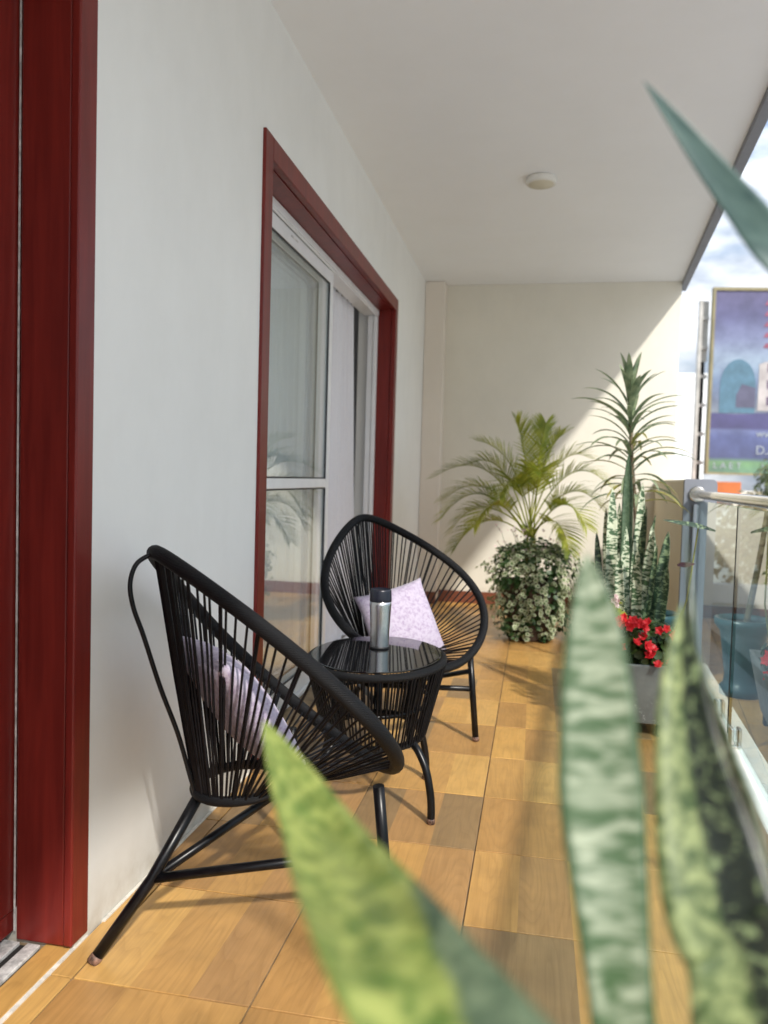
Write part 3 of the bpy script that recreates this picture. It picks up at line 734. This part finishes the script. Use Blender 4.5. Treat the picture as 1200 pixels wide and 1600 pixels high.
# ------------------------------------------------------------------ plants
def strap_leaf(path, width, face, mat, par, fold=.25, tipp=3.2, basew=.6, thick=.004, n=40, twist=0., name='leaf', wave=.0, wprof=None):
    """thick pointed strap leaf: path base->tip, face = direction the upper face looks to"""
    P = catmull(path, max(3, n//(len(path)-1))); N = len(P)
    tot = sum((P[i+1]-P[i]).length for i in range(N-1)); acc = 0; mb = MB(); v = []; f = []; uv = []; C = 9
    fv = V(face)
    rows = []
    for i, p in enumerate(P):
        if i: acc += (p-P[i-1]).length
        t = acc/tot
        tg = (P[min(i+1, N-1)]-P[max(i-1, 0)]).normalized()
        side = tg.cross(fv); side = side.normalized() if side.length > 1e-5 else tg.orthogonal().normalized()
        nr = side.cross(tg).normalized()
        a = twist*t; s2 = side*math.cos(a)+nr*math.sin(a); n2 = nr*math.cos(a)-side*math.sin(a)
        wd = width*(basew+(1-basew)*min(1, t/.35)**.7)*max(0.0, 1-t**tipp)**.85
        if wprof:
            for (ta, wa), (tb_, wb) in zip(wprof, wprof[1:]):
                if ta <= t <= tb_+1e-6: wd = wa+(wb-wa)*(t-ta)/(tb_-ta)
        wd *= 1+wave*math.sin(t*19)+wave*.7*math.sin(t*41+1)
        row = []
        for side_ in (1, -1):
            for k in range(C):
                x = k/(C-1)*2-1
                row.append(p+s2*(x*wd/2)+n2*(fold*wd*(x*x-.3)+side_*thick/2*(1-x*x*.92)*min(1, wd/width*2)))
        rows.append((row, acc))
    M2 = 2*C
    for i, (row, ac) in enumerate(rows): v += row
    for i in range(N-1):
        for k in range(C-1):
            a = i*M2+k; q = [(k/(C-1), rows[i][1]), ((k+1)/(C-1), rows[i][1]), ((k+1)/(C-1), rows[i+1][1]), (k/(C-1), rows[i+1][1])]
            f.append((a, a+1, a+M2+1, a+M2)); uv.append(q)
            a += C; f.append((a+M2, a+M2+1, a+1, a)); uv.append([q[3], q[2], q[1], q[0]])
        for k in (0, C-1):
            a = i*M2+k; b_ = a+C; fc = (a, a+M2, b_+M2, b_) if k == 0 else (a+M2, a, b_, b_+M2)
            u_ = k/(C-1); f.append(fc); uv.append([(u_, rows[i][1])]*4)
    mb.add(v, f, uv, True)
    return mb.build(name, mat, par)
def pot_round(name, loc, prof, mat, label, cat, soil_r, soil_z):
    o = empty(name, loc); tag(o, label, cat)
    m = MB(); m.lathe(prof, 40); m.build('bowl', mat, o)
    m = MB(); m.lathe([(soil_r, soil_z), (soil_r*.5, soil_z+.012), (0, soil_z+.008)], 28); m.build('soil', M_soil, o)
    return o
# foreground snake plant (out of focus) and its pot below the frame
FP = (.115, .40)
pot_round('flower_pot', (FP[0], FP[1], .001), [(0, 0), (.10, 0), (.105, .01), (.145, .30), (.155, .33), (.155, .36), (.142, .36), (.138, .32)], M_clay, 'brown clay pot under the blurred foreground leaves', 'pot', .139, .32)
fg = empty('snake_plant', (FP[0], FP[1], .33)); tag(fg, 'large blurred snake plant leaves filling the lower foreground', 'plant')
O = V(fg.location)
def R_(ps): return [tuple(V(p)-O) for p in ps]
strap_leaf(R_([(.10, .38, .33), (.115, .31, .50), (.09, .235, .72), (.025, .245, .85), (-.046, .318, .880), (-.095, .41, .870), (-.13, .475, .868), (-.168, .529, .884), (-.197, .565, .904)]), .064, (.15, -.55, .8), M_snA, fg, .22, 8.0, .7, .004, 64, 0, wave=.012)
strap_leaf(R_([(.10, .37, .33), (.085, .40, .58), (.057, .436, .797), (.046, .468, .888), (.041, .49, .955), (.0385, .503, 1.002), (.033, .514, 1.047)]), .060, (.1, -1, .1), M_snB, fg, .14, 7.5, .55, .005, 60, .12, wave=.02, wprof=[(0, .022), (.4, .026), (.665, .035), (.745, .043), (.81, .049), (.88, .045), (.93, .035), (.96, .025), (.985, .013), (1, .001)])
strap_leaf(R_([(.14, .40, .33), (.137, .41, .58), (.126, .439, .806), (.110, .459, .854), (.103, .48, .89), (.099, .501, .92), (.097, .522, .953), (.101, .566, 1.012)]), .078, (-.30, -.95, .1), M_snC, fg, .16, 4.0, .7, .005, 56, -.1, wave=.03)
strap_leaf(R_([(.165, .42, .33), (.165, .44, .6), (.150, .49, .80), (.141, .517, .881), (.132, .532, .913), (.122, .547, .944), (.114, .556, .966), (.111, .572, .985), (.111, .589, 1.014), (.109, .611, 1.062)]), .021, (-.95, -.45, .1), M_snE, fg, .12, 2.4, .8, .005, 56, 0, wave=.0)
# taller plant just outside the frame whose leaf leans in at the top right
pot_round('flower_pot', (.40, .62, .001), [(0, 0), (.09, 0), (.095, .01), (.12, .30), (.13, .32), (.13, .35), (.118, .35), (.115, .31)], M_clay, 'brown clay pot below the arching leaf beside the glass railing', 'pot', .115, .31)
f2 = empty('snake_plant', (.40, .62, .32)); tag(f2, 'single blue green arching leaf blurred at the top right corner', 'plant'); O = V(f2.location)
strap_leaf(R_([(.40, .62, .32), (.42, .62, .7), (.36, .65, 1.05), (.25, .672, 1.215), (.185, .686, 1.279), (.153, .676, 1.312), (.126, .667, 1.341), (.100, .664, 1.374), (.071, .660, 1.409)]), .060, (-.4, -1, .35), M_snD, f2, .12, 4.6, .9, .004, 48, 0)

# concrete planter with begonias and snake plants
pl = empty('concrete_planter', (.50, 3.72, .001)); tag(pl, 'grey concrete planter holding the red begonias', 'planter')
m = MB()
hx0, hx1, hy0, hy1, z0, z1, tt = .105, .160, .20, .27, .055, .325, .022
def ringp(hx, hy, z): return [(-hx, -hy, z), (hx, -hy, z), (hx, hy, z), (-hx, hy, z)]
vv = ringp(hx0, hy0, z0)+ringp(hx1, hy1, z1)+ringp(hx1-tt, hy1-tt, z1)+ringp(hx1-tt-.008, hy1-tt-.01, z1-.05)
ff = [(3, 2, 1, 0)]
for q in range(3):
    for k in range(4): ff.append((q*4+k, q*4+(k+1) % 4, q*4+4+(k+1) % 4, q*4+4+k))
m.add(vv, ff); m.build('trough', M_conc, pl, .006)
boxobj('soil', (-hx1+tt+.004, -hy1+tt+.004, z1-.09), (hx1-tt-.004, hy1-tt-.004, z1-.03), M_soil, pl)
for sx in (-1, 1):
    for sy_ in (-1, 1):
        boxobj('foot', (sx*.075-.022, sy_*.165-.022, 0), (sx*.075+.022, sy_*.165+.022, .054), M_dark, pl, .003)
# begonias
bg_ = empty('begonia', (.50, 3.57, .285)); tag(bg_, 'bushy begonia with red flowers in the grey planter', 'plant')
m = MB(); rg = random.Random(8)
def disc_leaf(mb, c, nrm, r, rng, cup=.25, n=7, asp=1.0):
    nrm = V(nrm).normalized(); a = nrm.orthogonal().normalized(); b = nrm.cross(a); th = rng.uniform(0, 6.28)
    ring = []
    for k in range(n):
        t = th+2*math.pi*k/n; ring.append(V(c)+a*math.cos(t)*r+b*math.sin(t)*r*asp+nrm*cup*r*rng.uniform(.5, 1.2))
    mb.add([V(c)]+ring, [(0, k+1, (k+1) % n+1) for k in range(n)], [[(0, 0), (1, 0), (1, 0)]]*n, True)
for i in range(330):
    while True:
        p = V((rg.uniform(-1, 1), rg.uniform(-1, 1), rg.uniform(-.55, 1)))
        if .35 < p.length < 1: break
    c = V((p.x*.155, p.y*.13, .105+p.z*.115))
    disc_leaf(m, c, p+V((rg.uniform(-.5, .5), rg.uniform(-.5, .5), .4)), rg.uniform(.013, .024), rg)
for i in range(16):
    a = rg.uniform(0, 6.28); m.tube([V((math.cos(a)*.05, math.sin(a)*.05, -.02)), V((math.cos(a)*.09, math.sin(a)*.08, .1)), V((math.cos(a)*.13, math.sin(a)*.10, .17))], .003, 5)
tag(m.build('foliage', M_begleaf, bg_), kind='stuff')
def flower_mesh():
    m = MB(); rg = random.Random(2)
    for L_ in range(2):
        for k in range(5):
            t = 2*math.pi*(k+L_*.5)/5; d = V((math.cos(t), math.sin(t), .45+.5*L_)); s = V((-math.sin(t), math.cos(t), 0)); r = .017-.005*L_
            m.add([V((0, 0, .001)), d*r*.55-s*r*.5, d*r*1.1+V((0, 0, .001)), d*r*.55+s*r*.5], [(0, 1, 2), (0, 2, 3)], None, True)
    return m
fl0 = None
spots = []
for (x, z) in ((-.14, .215), (-.10, .21), (-.075, .225), (-.045, .215), (-.02, .225), (-.11, .235), (.035, .19), (.10, .17), (.13, .135), (-.06, .135), (-.005, .10), (.01, .115), (.12, .02), (.135, .03), (.06, .20), (-.03, .16), (.15, .09), (-.12, .11), (.09, .06), (.03, .05), (-.13, .20), (-.088, .20), (-.058, .215), (-.03, .20), (-.115, .225), (.115, .155), (.14, .115), (-.015, .125), (.0, .085), (.125, .0), (.105, .03)):
    spots.append((x, -.135+abs(x)*.25+rg.uniform(-.01, .02), z))
for p in spots:
    if fl0 is None:
        fl = fl0 = flower_mesh().build('flower', M_red, bg_)
    else:
        fl = fl0.copy(); COL.objects.link(fl); fl.parent = bg_
    fl.location = p; fl.rotation_euler = (rg.uniform(.6, 1.4), rg.uniform(-.5, .5), rg.uniform(-.7, .7)); s = rg.uniform(1.0, 1.6); fl.scale = (s, s, s)
# pale small flowered plant on the left of it
sp_ = empty('flowering_plant', (.36, 3.66, .30)); tag(sp_, 'small yellow green plant with pale pink blossom left of the begonias', 'plant')
m = MB()
for i in range(90):
    p = V((rg.uniform(-.07, .04), rg.uniform(-.09, .06), rg.uniform(0, .27)))
    disc_leaf(m, p, (rg.uniform(-1, 1), -1, rg.uniform(-.3, 1)), rg.uniform(.012, .022), rg)
tag(m.build('foliage', M_palm, sp_), kind='stuff')
for k in range(5):
    f_ = flower_mesh().build('blossom', M_pinkp, sp_); f_.location = (rg.uniform(-.03, .02), -.08, .25+rg.uniform(0, .05)); f_.rotation_euler = (1.2, 0, rg.uniform(-1, 1)); f_.scale = (.8, .8, .8)
# snake plants standing in the planter
sn = empty('snake_plant', (.48, 3.80, .33)); tag(sn, 'upright pale banded snake plant behind the red begonias', 'plant'); O = V(sn.location)
spec = [  # base x, tip x, tip z, width, kind
    (.37, .350, 1.075, .056, 0, 3.78), (.415, .405, .90, .050, 0, 3.70), (.44, .49, 1.10, .046, 0, 3.82), (.50, .520, .885, .050, 0, 3.72),
    (.53, .60, .88, .050, 1, 3.74), (.455, .43, .93, .045, 1, 3.88), (.52, .47, .90, .048, 1, 3.90), (.48, .545, .82, .03, 1, 3.68),
    (.35, .29, .86, .035, 1, 3.82), (.40, .38, .78, .045, 0, 3.66), (.47, .455, .80, .050, 0, 3.66), (.55, .585, .73, .046, 1, 3.68), (.50, .565, .95, .022, 1, 3.95), (.43, .395, 1.0, .04, 0, 3.92), (.42, .425, 1.24, .056, 2, 3.84), (.46, .50, .99, .04, 1, 3.80), (.56, .62, .80, .04, 1, 3.85), (.37, .33, .98, .04, 0, 3.90), (.54, .545, .90, .045, 0, 3.86)]
for bx, tx, tz, wd, kd, y in spec:
    mid = (bx*.45+tx*.55+rg.uniform(-.012, .012), y+rg.uniform(-.02, .02), .34+(tz-.34)*.55)
    strap_leaf(R_([(bx, y, .32), mid, (tx, y+rg.uniform(-.05, .04), tz)]), wd, (rg.uniform(-.7, .3), -1, .1), (M_snM, M_snK, M_snG)[kd], sn, .25, 8, .8, .005, 26, rg.uniform(-.6, .6), wave=.02)
ho = strap_leaf(R_([(.735, 3.45, .905), (.69, 3.45, .917), (.64, 3.45, .927), (.588, 3.45, .934), (.524, 3.45, .945)]), .036, (0, -.5, .8), M_snK, sn, .15, 3.5, .25, .003, 30)
m = MB(); m.tube(R_([(.60, 3.66, .32), (.655, 3.56, .6), (.668, 3.455, .918)]), [.006, .004, .003], 6); m.build('stalk', M_stem, sn)
strap_leaf(R_([(.665, 3.47, .765), (.63, 3.46, .760), (.590, 3.44, .757)][::-1]), .030, (0, -.6, .6), M_maroon, sn, .1, 3, .25, .003, 18)
# teal pot with the tall dracaena
pot_round('flower_pot', (.64, 4.42, .001), [(0, 0), (.105, 0), (.108, .04), (.09, .06), (.085, .10), (.10, .22), (.115, .33), (.145, .37), (.148, .40), (.135, .405), (.112, .38)], M_teal, 'teal glazed pot by the parapet end, mirrored in the glass', 'pot', .115, .37)
dr = empty('dracaena', (.63, 4.42, .385)); tag(dr, 'tall dracaena with whorls of narrow leaves up its stem', 'plant'); O = V(dr.location)
stem = catmull([(.63, 4.42, .37), (.57, 4.48, .75), (.525, 4.55, 1.12), (.505, 4.58, 1.42), (.497, 4.60, 1.60)], 8)
m = MB(); m.tube([p-O for p in stem], [.017-.009*i/(len(stem)-1) for i in range(len(stem))], 10); m.build('stem', M_bark, dr)
def narrow_leaf_mesh(L_, wd, droop, seed):
    n = 9; v = []; f = []; th = 1.0
    x = z = 0; ang = math.radians(droop[0])
    for i in range(n+1):
        t = i/n; ww = wd*math.sin(math.pi*min(1, t*.92+.08))**.7*(1 if i < n else .04)
        v += [(x, -ww/2, z+ww*.22), (x, 0, z), (x, ww/2, z+ww*.22)]
        ang = math.radians(droop[0]+(droop[1]-droop[0])*t**1.3); x += L_/n*math.cos(ang); z += L_/n*math.sin(ang)
    for i in range(n):
        for k in range(2):
            a = i*3+k; f.append((a, a+3, a+4, a+1))
    return v, f
protos = {}
def leaf_inst(kind, L_, wd, dp, mat):
    if kind not in protos:
        m = MB(); v, f = narrow_leaf_mesh(L_, wd, dp, 0); m.add(v, f, None, True); protos[kind] = m.build('leaf', mat, dr); return protos[kind]
    c = protos[kind].copy(); COL.objects.link(c); c.parent = dr; return c
def stem_at(z):
    for i in range(len(stem)-1):
        if stem[i].z <= z <= stem[i+1].z:
            return stem[i].lerp(stem[i+1], (z-stem[i].z)/(stem[i+1].z-stem[i].z))
    return stem[-1]
NL = 74
for i in range(NL):
    t = i/(NL-1); z = .98+.61*t**.9; a = i*2.39996+rg.uniform(-.2, .2)
    if t > .90: kd = ('up', .26, .038, (86, 60))
    elif t > .78: kd = ('high', .31, .038, (66, 18))
    elif t > .5: kd = ('mid', .34, .031, (46, -14))
    elif t > .22: kd = ('low', .36, .028, (34, -40))
    else: kd = ('old', .32, .027, (16, -62))
    yel = (kd[0] in ('low', 'old') and rg.random() < .35)
    lf = leaf_inst(kd[0]+('y' if yel else ''), kd[1], kd[2], kd[3], M_dracY if yel else M_drac)
    lf.location = stem_at(z)-O; lf.rotation_euler = (rg.uniform(-.15, .15), rg.uniform(-.14, .14), a); s = rg.uniform(.82, 1.12); lf.scale = (s, s, s)

# variegated bush in its pot with the areca palm behind it
BX, BY = .0, 5.55
pot_round('flower_pot', (BX, BY, .001), [(0, 0), (.15, 0), (.155, .02), (.19, .36), (.20, .40), (.18, .40), (.175, .36)], M_clay, 'brown pot almost hidden by the variegated bush', 'pot', .178, .36)
bu = empty('variegated_bush', (BX, BY, 0)); tag(bu, 'rounded green bush speckled with creamy white leaves below the palm', 'bush')
m = MB(); md = MB(); rg = random.Random(21)
for i in range(2300):
    a = rg.uniform(0, 6.283); h = rg.random(); z = .02+.58*h
    R = .165+.06*h+.065*math.sin(math.pi*min(1, h*1.0))**.6+.10*mnoise.noise(V((math.cos(a)*2, math.sin(a)*2, z*5)))
    rr_ = R*(rg.uniform(.80, 1.07) if rg.random() < .88 else rg.uniform(1.0, 1.28)); c = V((math.cos(a)*rr_, math.sin(a)*rr_, z))
    nrm = V((math.cos(a), math.sin(a), .5))+V((rg.uniform(-.7, .7), rg.uniform(-.7, .7), rg.uniform(-.5, .7)))
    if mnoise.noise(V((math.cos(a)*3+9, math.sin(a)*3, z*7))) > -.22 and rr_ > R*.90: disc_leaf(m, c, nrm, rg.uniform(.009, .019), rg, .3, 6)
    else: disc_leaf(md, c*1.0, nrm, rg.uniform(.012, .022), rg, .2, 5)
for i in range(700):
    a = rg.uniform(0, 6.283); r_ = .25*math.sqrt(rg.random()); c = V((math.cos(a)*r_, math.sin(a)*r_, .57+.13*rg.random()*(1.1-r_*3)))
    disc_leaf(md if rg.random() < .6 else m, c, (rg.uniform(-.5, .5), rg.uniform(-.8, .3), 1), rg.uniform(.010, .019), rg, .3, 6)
mw2 = MB()
for i in range(110):
    a = rg.uniform(0, 6.283); r_ = rg.uniform(.05, .33); c = V((math.cos(a)*r_, math.sin(a)*r_, .50+.28*rg.random()))
    disc_leaf(mw2, c, (rg.uniform(-1, 1), -1, rg.uniform(-.5, 1)), rg.uniform(.005, .010), rg, .3, 5)
    if i % 2 == 0: m.tube([V((c.x*.5, c.y*.5, .45)), V((c.x*.85, c.y*.85, c.z-.05)), c], .0012, 4, caps=False)
tag(mw2.build('tiny_blossoms', M_pinkp, bu), kind='stuff')
tag(m.build('pale_leaves', M_var, bu), kind='stuff'); tag(md.build('green_leaves', M_dgreen, bu), kind='stuff')

pa = empty('areca_palm', (BX-.01, BY+.06, .40)); tag(pa, 'areca palm with feathery yellow green fronds by the end wall', 'palm tree'); O = V(pa.location)
def frond(base, ctrl, tip, nl, ll, rng, mat=M_palm):
    pts = bez(base, ctrl, tip, 26); mb = MB()
    mb.tube([p-O for p in pts], [.0065-.0052*i/26 for i in range(27)], 6)
    st = 8
    for i in range(nl):
        t = (st+(26-st)*(i/(nl-1)))/26; j = min(25, int(t*26)); p = pts[j].lerp(pts[j+1], t*26-j); tg = (pts[j+1]-pts[j]).normalized()
        up = V((0, 0, 1)); sd_ = tg.cross(up)
        sd_ = sd_.normalized() if sd_.length > .05 else V((1, 0, 0))
        nu = sd_.cross(tg).normalized()
        k = (i/(nl-1)); L_ = ll*(.55+.45*math.sin(math.pi*min(1, .15+k*.8)))*(1-.35*k)*rng.uniform(.9, 1.08)
        for s in (-1, 1):
            d = (sd_*s*(.80-.25*k)+tg*(.55+.35*k)+nu*.35*rng.uniform(.6, 1.2)).normalized()
            wd = .0062*rng.uniform(.8, 1.15); q = p-O; prev = q; v = []; n = 4
            side = d.cross(nu).normalized()
            for e in range(n+1):
                f_ = e/n; ww = wd*(1-.75*abs(f_-.35)*1.4 if f_ < 1 else .03); ww = max(ww, .0004)
                v += [q-side*ww, q+side*ww]; dd = (d+V((0, 0, -.75*f_*f_))).normalized(); q = q+dd*L_/n
            mb.add(v, [(2*e, 2*e+1, 2*e+3, 2*e+2) for e in range(n)], None, True)
    return mb.build('frond', mat, pa)
rg = random.Random(4)
B0 = V((BX-.03, BY+.06, .70))
fr_spec = [  # dx, dy, tip z, control dx, control dz
    (-.68, -.06, 1.10, -.26, 1.40), (-.40, .10, 1.37, -.10, 1.34), (-.12, -.06, 1.50, -.04, 1.34), (.08, -.12, 1.48, .04, 1.32), (.20, .10, 1.42, .07, 1.34),
    (-.60, -.20, .82, -.34, 1.22), (-.62, .12, .94, -.32, 1.24), (-.50, -.22, .62, -.30, .96), (-.36, -.40, .78, -.24, 1.10), (-.55, -.05, .72, -.36, 1.08), (-.42, -.12, 1.20, -.18, 1.34), (.38, -.05, 1.26, .14, 1.40),
    (.50, -.16, 1.08, .24, 1.38), (.48, .10, .92, .26, 1.22), (.36, -.30, .80, .22, 1.12), (.26, -.36, .64, .18, .98), (-.20, -.40, .98, -.10, 1.30), (.06, -.42, 1.12, .04, 1.30)]
for dx, dy, tz, cx_, cz_ in fr_spec:
    b = B0+V((rg.uniform(-.03, .03), rg.uniform(-.03, .03), 0))
    tp = B0+V((dx, dy, 0)); tp.z = tz; ct = B0+V((cx_, dy*.4, 0)); ct.z = cz_
    frond(b, ct, tp, 32, .25, rg)
for k in range(5):
    a = k*1.3; m = MB(); m.tube([V((math.cos(a)*.03, math.sin(a)*.03, 0)), V((math.cos(a)*.03-.01, math.sin(a)*.03, .20)), V((math.cos(a)*.025-.02, math.sin(a)*.02, .36))], [.012, .010, .008], 8); m.build('cane', M_stem, pa)

# ------------------------------------------------------------------ the street beyond
GZ = -7.0
m = MB(); m.add([(-1500, -1500, GZ), (1500, -1500, GZ), (1500, 1500, GZ), (-1500, 1500, GZ)], [(0, 1, 2, 3)])
M_ground = basic('street_ground', (.34, .335, .32), .9, .3, .2); tag(m.build('ground', M_ground), kind='structure')
M_bwhite = basic('white_render', (.82, .82, .80), .7, .04, .5)
M_orange = basic('orange_roof', (.55, .15, .04), .6, .15, 1)
M_gal = basic('galvanised_steel', (.42, .41, .38), .5, .2, 2)
M_yelst = basic('yellow_steel', (.22, .19, .10), .6, .15, 2)
M_winb = basic('dark_window', (.03, .035, .04), .15)
hb = empty('white_building', (6, 46, GZ)); tag(hb, 'bright white building beyond the end of the balcony', 'building')
boxobj('wall', (-4.5, 0, 0), (3, 12, 14.0), M_bwhite, hb); boxobj('roof', (-4.5, -.06, 14.001), (3.0, 12, 14.25), M_bwhite, hb)
for i in range(3):
    for k in range(3):
        wf = boxobj('window', (-3.6+i*1.5, -.06, 1.6+k*4), (-2.7+i*1.5, -.001, 3.2+k*4), M_winb, hb)
# billboard
def print_mat():
    m, n, b = new_mat('billboard_print')
    uv = n.nodes.new('ShaderNodeUVMap'); uv.uv_map = 'UVMap'
    s = n.nodes.new('ShaderNodeSeparateXYZ'); n.links.new(uv.outputs[0], s.inputs[0]); U, Vv = s.outputs['X'], s.outputs['Y']
    r = n.nodes.new('ShaderNodeValToRGB'); el = r.color_ramp.elements
    stops = [(0, (.16, .34, .20)), (.055, (.20, .42, .16)), (.08, (.07, .09, .24)), (.20, (.10, .13, .34)), (.235, (.16, .20, .42)), (.25, (.06, .05, .20)), (.325, (.08, .07, .25)), (.335, (.30, .36, .42)), (.40, (.16, .20, .30)), (.50, (.20, .30, .48)), (.62, (.40, .52, .66)), (.74, (.24, .28, .48)), (.86, (.11, .11, .28)), (1, (.12, .10, .25))]
    el[0].position = 0; el[0].color = (*stops[0][1], 1); el[1].position = stops[1][0]; el[1].color = (*stops[1][1], 1)
    for p, c in stops[2:]: e = el.new(p); e.color = (*c, 1)
    _, nf = lerp_noise(n, uv.outputs[0], 3.5, (0, 0, 0), (1, 1, 1), detail=5)
    wob = math_(n, 'ADD', Vv, math_(n, 'MULTIPLY', math_(n, 'SUBTRACT', nf, .5), .05)); n.links.new(wob, r.inputs[0]); col = r.outputs[0]
    cl, _ = lerp_noise(n, uv.outputs[0], 7, (.55, .55, .62), (1.25, 1.25, 1.2), .35, .65, detail=5); col = mixc(n, .8, col, cl, 'MULTIPLY')
    col = mixc(n, .15, col, (.30, .32, .40)); col = mixc(n, 1.0, col, (.62, .62, .62), 'MULTIPLY'); n.links.new(col, b.inputs['Base Color']); b.inputs['Roughness'].default_value = .5
    return m
def flatcol(name, c): return basic(name, c, .5, .18, 2.2)
bb = empty('billboard', (6.15, 31.8, GZ)); bb.rotation_euler = (0, 0, .10); tag(bb, 'tall street billboard with a blue city picture beyond the railing', 'billboard')
BW, BZ0, BZ1 = 5.2, 8.62, 15.45
m = MB(); m.add([(.25, 0, BZ0), (BW, 0, BZ0), (BW, 0, BZ1), (.25, 0, BZ1)], [(0, 1, 2, 3)], [[(0, 0), (.8, 0), (.8, 1), (0, 1)]]); m.add([(.25, .12, BZ0), (BW, .12, BZ0), (BW, .12, BZ1), (.25, .12, BZ1)], [(3, 2, 1, 0)])
panel_o = m.build('panel', print_mat(), bb)
def decal(name, poly, mat, d=.012):
    mm = MB(); n = len(poly); mm.add([(x, -d, z) for x, z in poly], [tuple(range(n))]); return mm.build(name, mat, panel_o)
zz = lambda f: BZ0+(BZ1-BZ0)*f
dome = [(.55, zz(.33)), (1.85, zz(.33)), (1.85, zz(.48))]+[(1.2+.65*math.cos(a), zz(.48)+1.0*math.sin(a)) for a in [i*math.pi/14 for i in range(1, 14)]]+[(.55, zz(.48))]
decal('dome_print', dome, flatcol('teal_print', (.07, .15, .21)))
decal('shade_print', [(1.15, zz(.36)), (1.85, zz(.36)), (1.85, zz(.47)), (1.35, zz(.49)), (1.15, zz(.43))], flatcol('slate_print', (.08, .08, .13)), .018)
decal('building_print', [(1.95, zz(.345)), (5.0, zz(.345)), (5.0, zz(.66)), (2.6, zz(.635)), (1.95, zz(.60))], flatcol('cream_print', (.38, .35, .34)), .014)
for i in range(5):
    for k in range(3):
        x = 2.25+i*.55; z = zz(.375)+k*.62; decal('window_print', [(x, z), (x+.16, z), (x+.16, z+.32), (x, z+.32)], flatcol('plum_print', (.12, .09, .14)), .022)
for k in range(5):
    z = zz(.69+.058*k); decal('sign_print', [(2.05, z), (2.75, z-.02), (2.85, z+.11), (2.15, z+.17)], flatcol('red_print', (.26, .07, .11)), .020)
M_let = flatcol('white_print', (.30, .33, .36))
def lettering(txt, x, z, size):
    cu_ = bpy.data.curves.new('lettering', 'FONT'); cu_.body = txt; cu_.size = size; cu_.extrude = .004
    o = bpy.data.objects.new('tmp', cu_); COL.objects.link(o)
    dg = bpy.context.evaluated_depsgraph_get(); me = bpy.data.meshes.new_from_object(o.evaluated_get(dg))
    bpy.data.objects.remove(o); me.materials.clear(); me.materials.append(M_let)
    t = bpy.data.objects.new('lettering', me); COL.objects.link(t); t.parent = panel_o; t.location = (x, -.022, z); t.rotation_euler = (math.pi/2, 0, 0)
lettering('wwd', 1.95, zz(.20), .40); lettering('D.A', 1.95, zz(.105), .46); lettering('L A E T', .42, zz(.022), .34); lettering('I', 2.2, zz(.02), .36)
for a, b in (((.16, -.05, BZ0-.08), (.248, .20, BZ1+.12)), ((.249, -.05, BZ1+.002), (BW, .20, BZ1+.12)), ((.249, -.05, BZ0-.08), (BW, .20, BZ0-.002))):
    boxobj('frame', a, b, M_yelst, bb)
boxobj('side_post', (-.22, .3, 0), (-.10, .5, BZ1-.3), M_gal, bb); boxobj('side_panel', (-.09, .42, BZ1-2.6), (.155, .48, BZ1-.3), M_gal, bb)
for k in range(6):
    z = BZ0+.3+k*1.1; boxobj('rung', (-.095, .33, z), (.155, .41, z+.12), M_gal, bb)
m = MB(); m.tube([(.03, .75, BZ0-.3), (.03, .75, BZ1-.7)], .14, 10); m.build('back_post', M_dark, bb)
m = MB(); m.tube([(2.8, .6, 0), (2.8, .6, BZ1-.5)], .22, 12); m.build('pole', M_gal, bb)
oh = empty('orange_roofed_house', (7.0, 27.5, GZ)); tag(oh, 'low house with an orange roof under the billboard', 'house')
boxobj('wall', (-2.0, 0, 0), (-.7, 4, 7.6), M_bwhite, oh); boxobj('wall', (-.699, .5, 0), (3.5, 4, 7.95), M_back, oh)
m = MB(); m.prism([(-2.3, -.3), (-.5, -.3), (-.5, 4.3), (-2.3, 4.3)], 7.601, 8.24); m.build('roof', M_orange, oh)
def tree(loc, h, R, seed, label, mat):
    t = empty('tree', loc); tag(t, label, 'tree', 'street trees'); rg = random.Random(seed)
    m = MB(); m.tube([V((0, 0, 0)), V((.1, 0, h*.3)), V((0, .1, h*.55)), V((.05, 0, h*.85))], [.16, .13, .09, .03], 8)
    for k in range(7):
        a = k*.95; z = h*(.4+.06*k); m.tube([V((.03, .03, z)), V((math.cos(a)*R*.6, math.sin(a)*R*.6, z+R*.45))], [.06, .02], 6)
    m.build('trunk', M_bark, t)
    m = MB()
    cl = [V((rg.uniform(-1, 1)*R*.7, rg.uniform(-1, 1)*R*.7, h*.68+rg.uniform(-.6, .9)*R*.7)) for _ in range(15)]
    for c in cl:
        for _ in range(170):
            p = V((rg.gauss(0, 1), rg.gauss(0, 1), rg.gauss(0, .8))); p = p.normalized()*rg.random()**.4*R*.45
            disc_leaf(m, c+p, p+V((0, 0, .4)), rg.uniform(.07, .13), rg, .2, 5, .6)
    tag(m.build('crown', mat, t), kind='stuff')
M_tree1 = leaf_mat('street_tree_leaf', (.05, .08, .02), (.14, .16, .05), .25, 1.2)
M_tree2 = leaf_mat('dry_tree_leaf', (.12, .10, .04), (.28, .22, .10), .25, 1.2)
tree((7.6, 22.5, GZ), 11.0, 1.8, 1, 'olive green street tree in front of the orange roofed house', M_tree1)
tree((5.7, 20.5, GZ), 9.6, 1.5, 2, 'dry brownish street tree nearest the grey parapet end', M_tree2)
tree((9.8, 24, GZ), 11.2, 2.0, 3, 'tree partly cut by the right edge above the handrail', M_tree1)
fb = empty('flat_roofed_building', (3.2, 6.5, GZ)); tag(fb, 'low grey flat roofed building below, seen through the railing glass', 'building')
M_felt = basic('roofing_felt', (.075, .085, .09), .85, .3, 1.2, bstr=.2, bscale=8)
boxobj('wall', (0, 0, 0), (14, 11.5, 5.4), M_grey, fb); boxobj('roof', (-.1, -.1, 5.401), (14.1, 11.6, 5.6), M_felt, fb)
boxobj('roof_parapet', (-.1, 11.35, 5.601), (14.1, 11.6, 6.0), M_grey, fb)
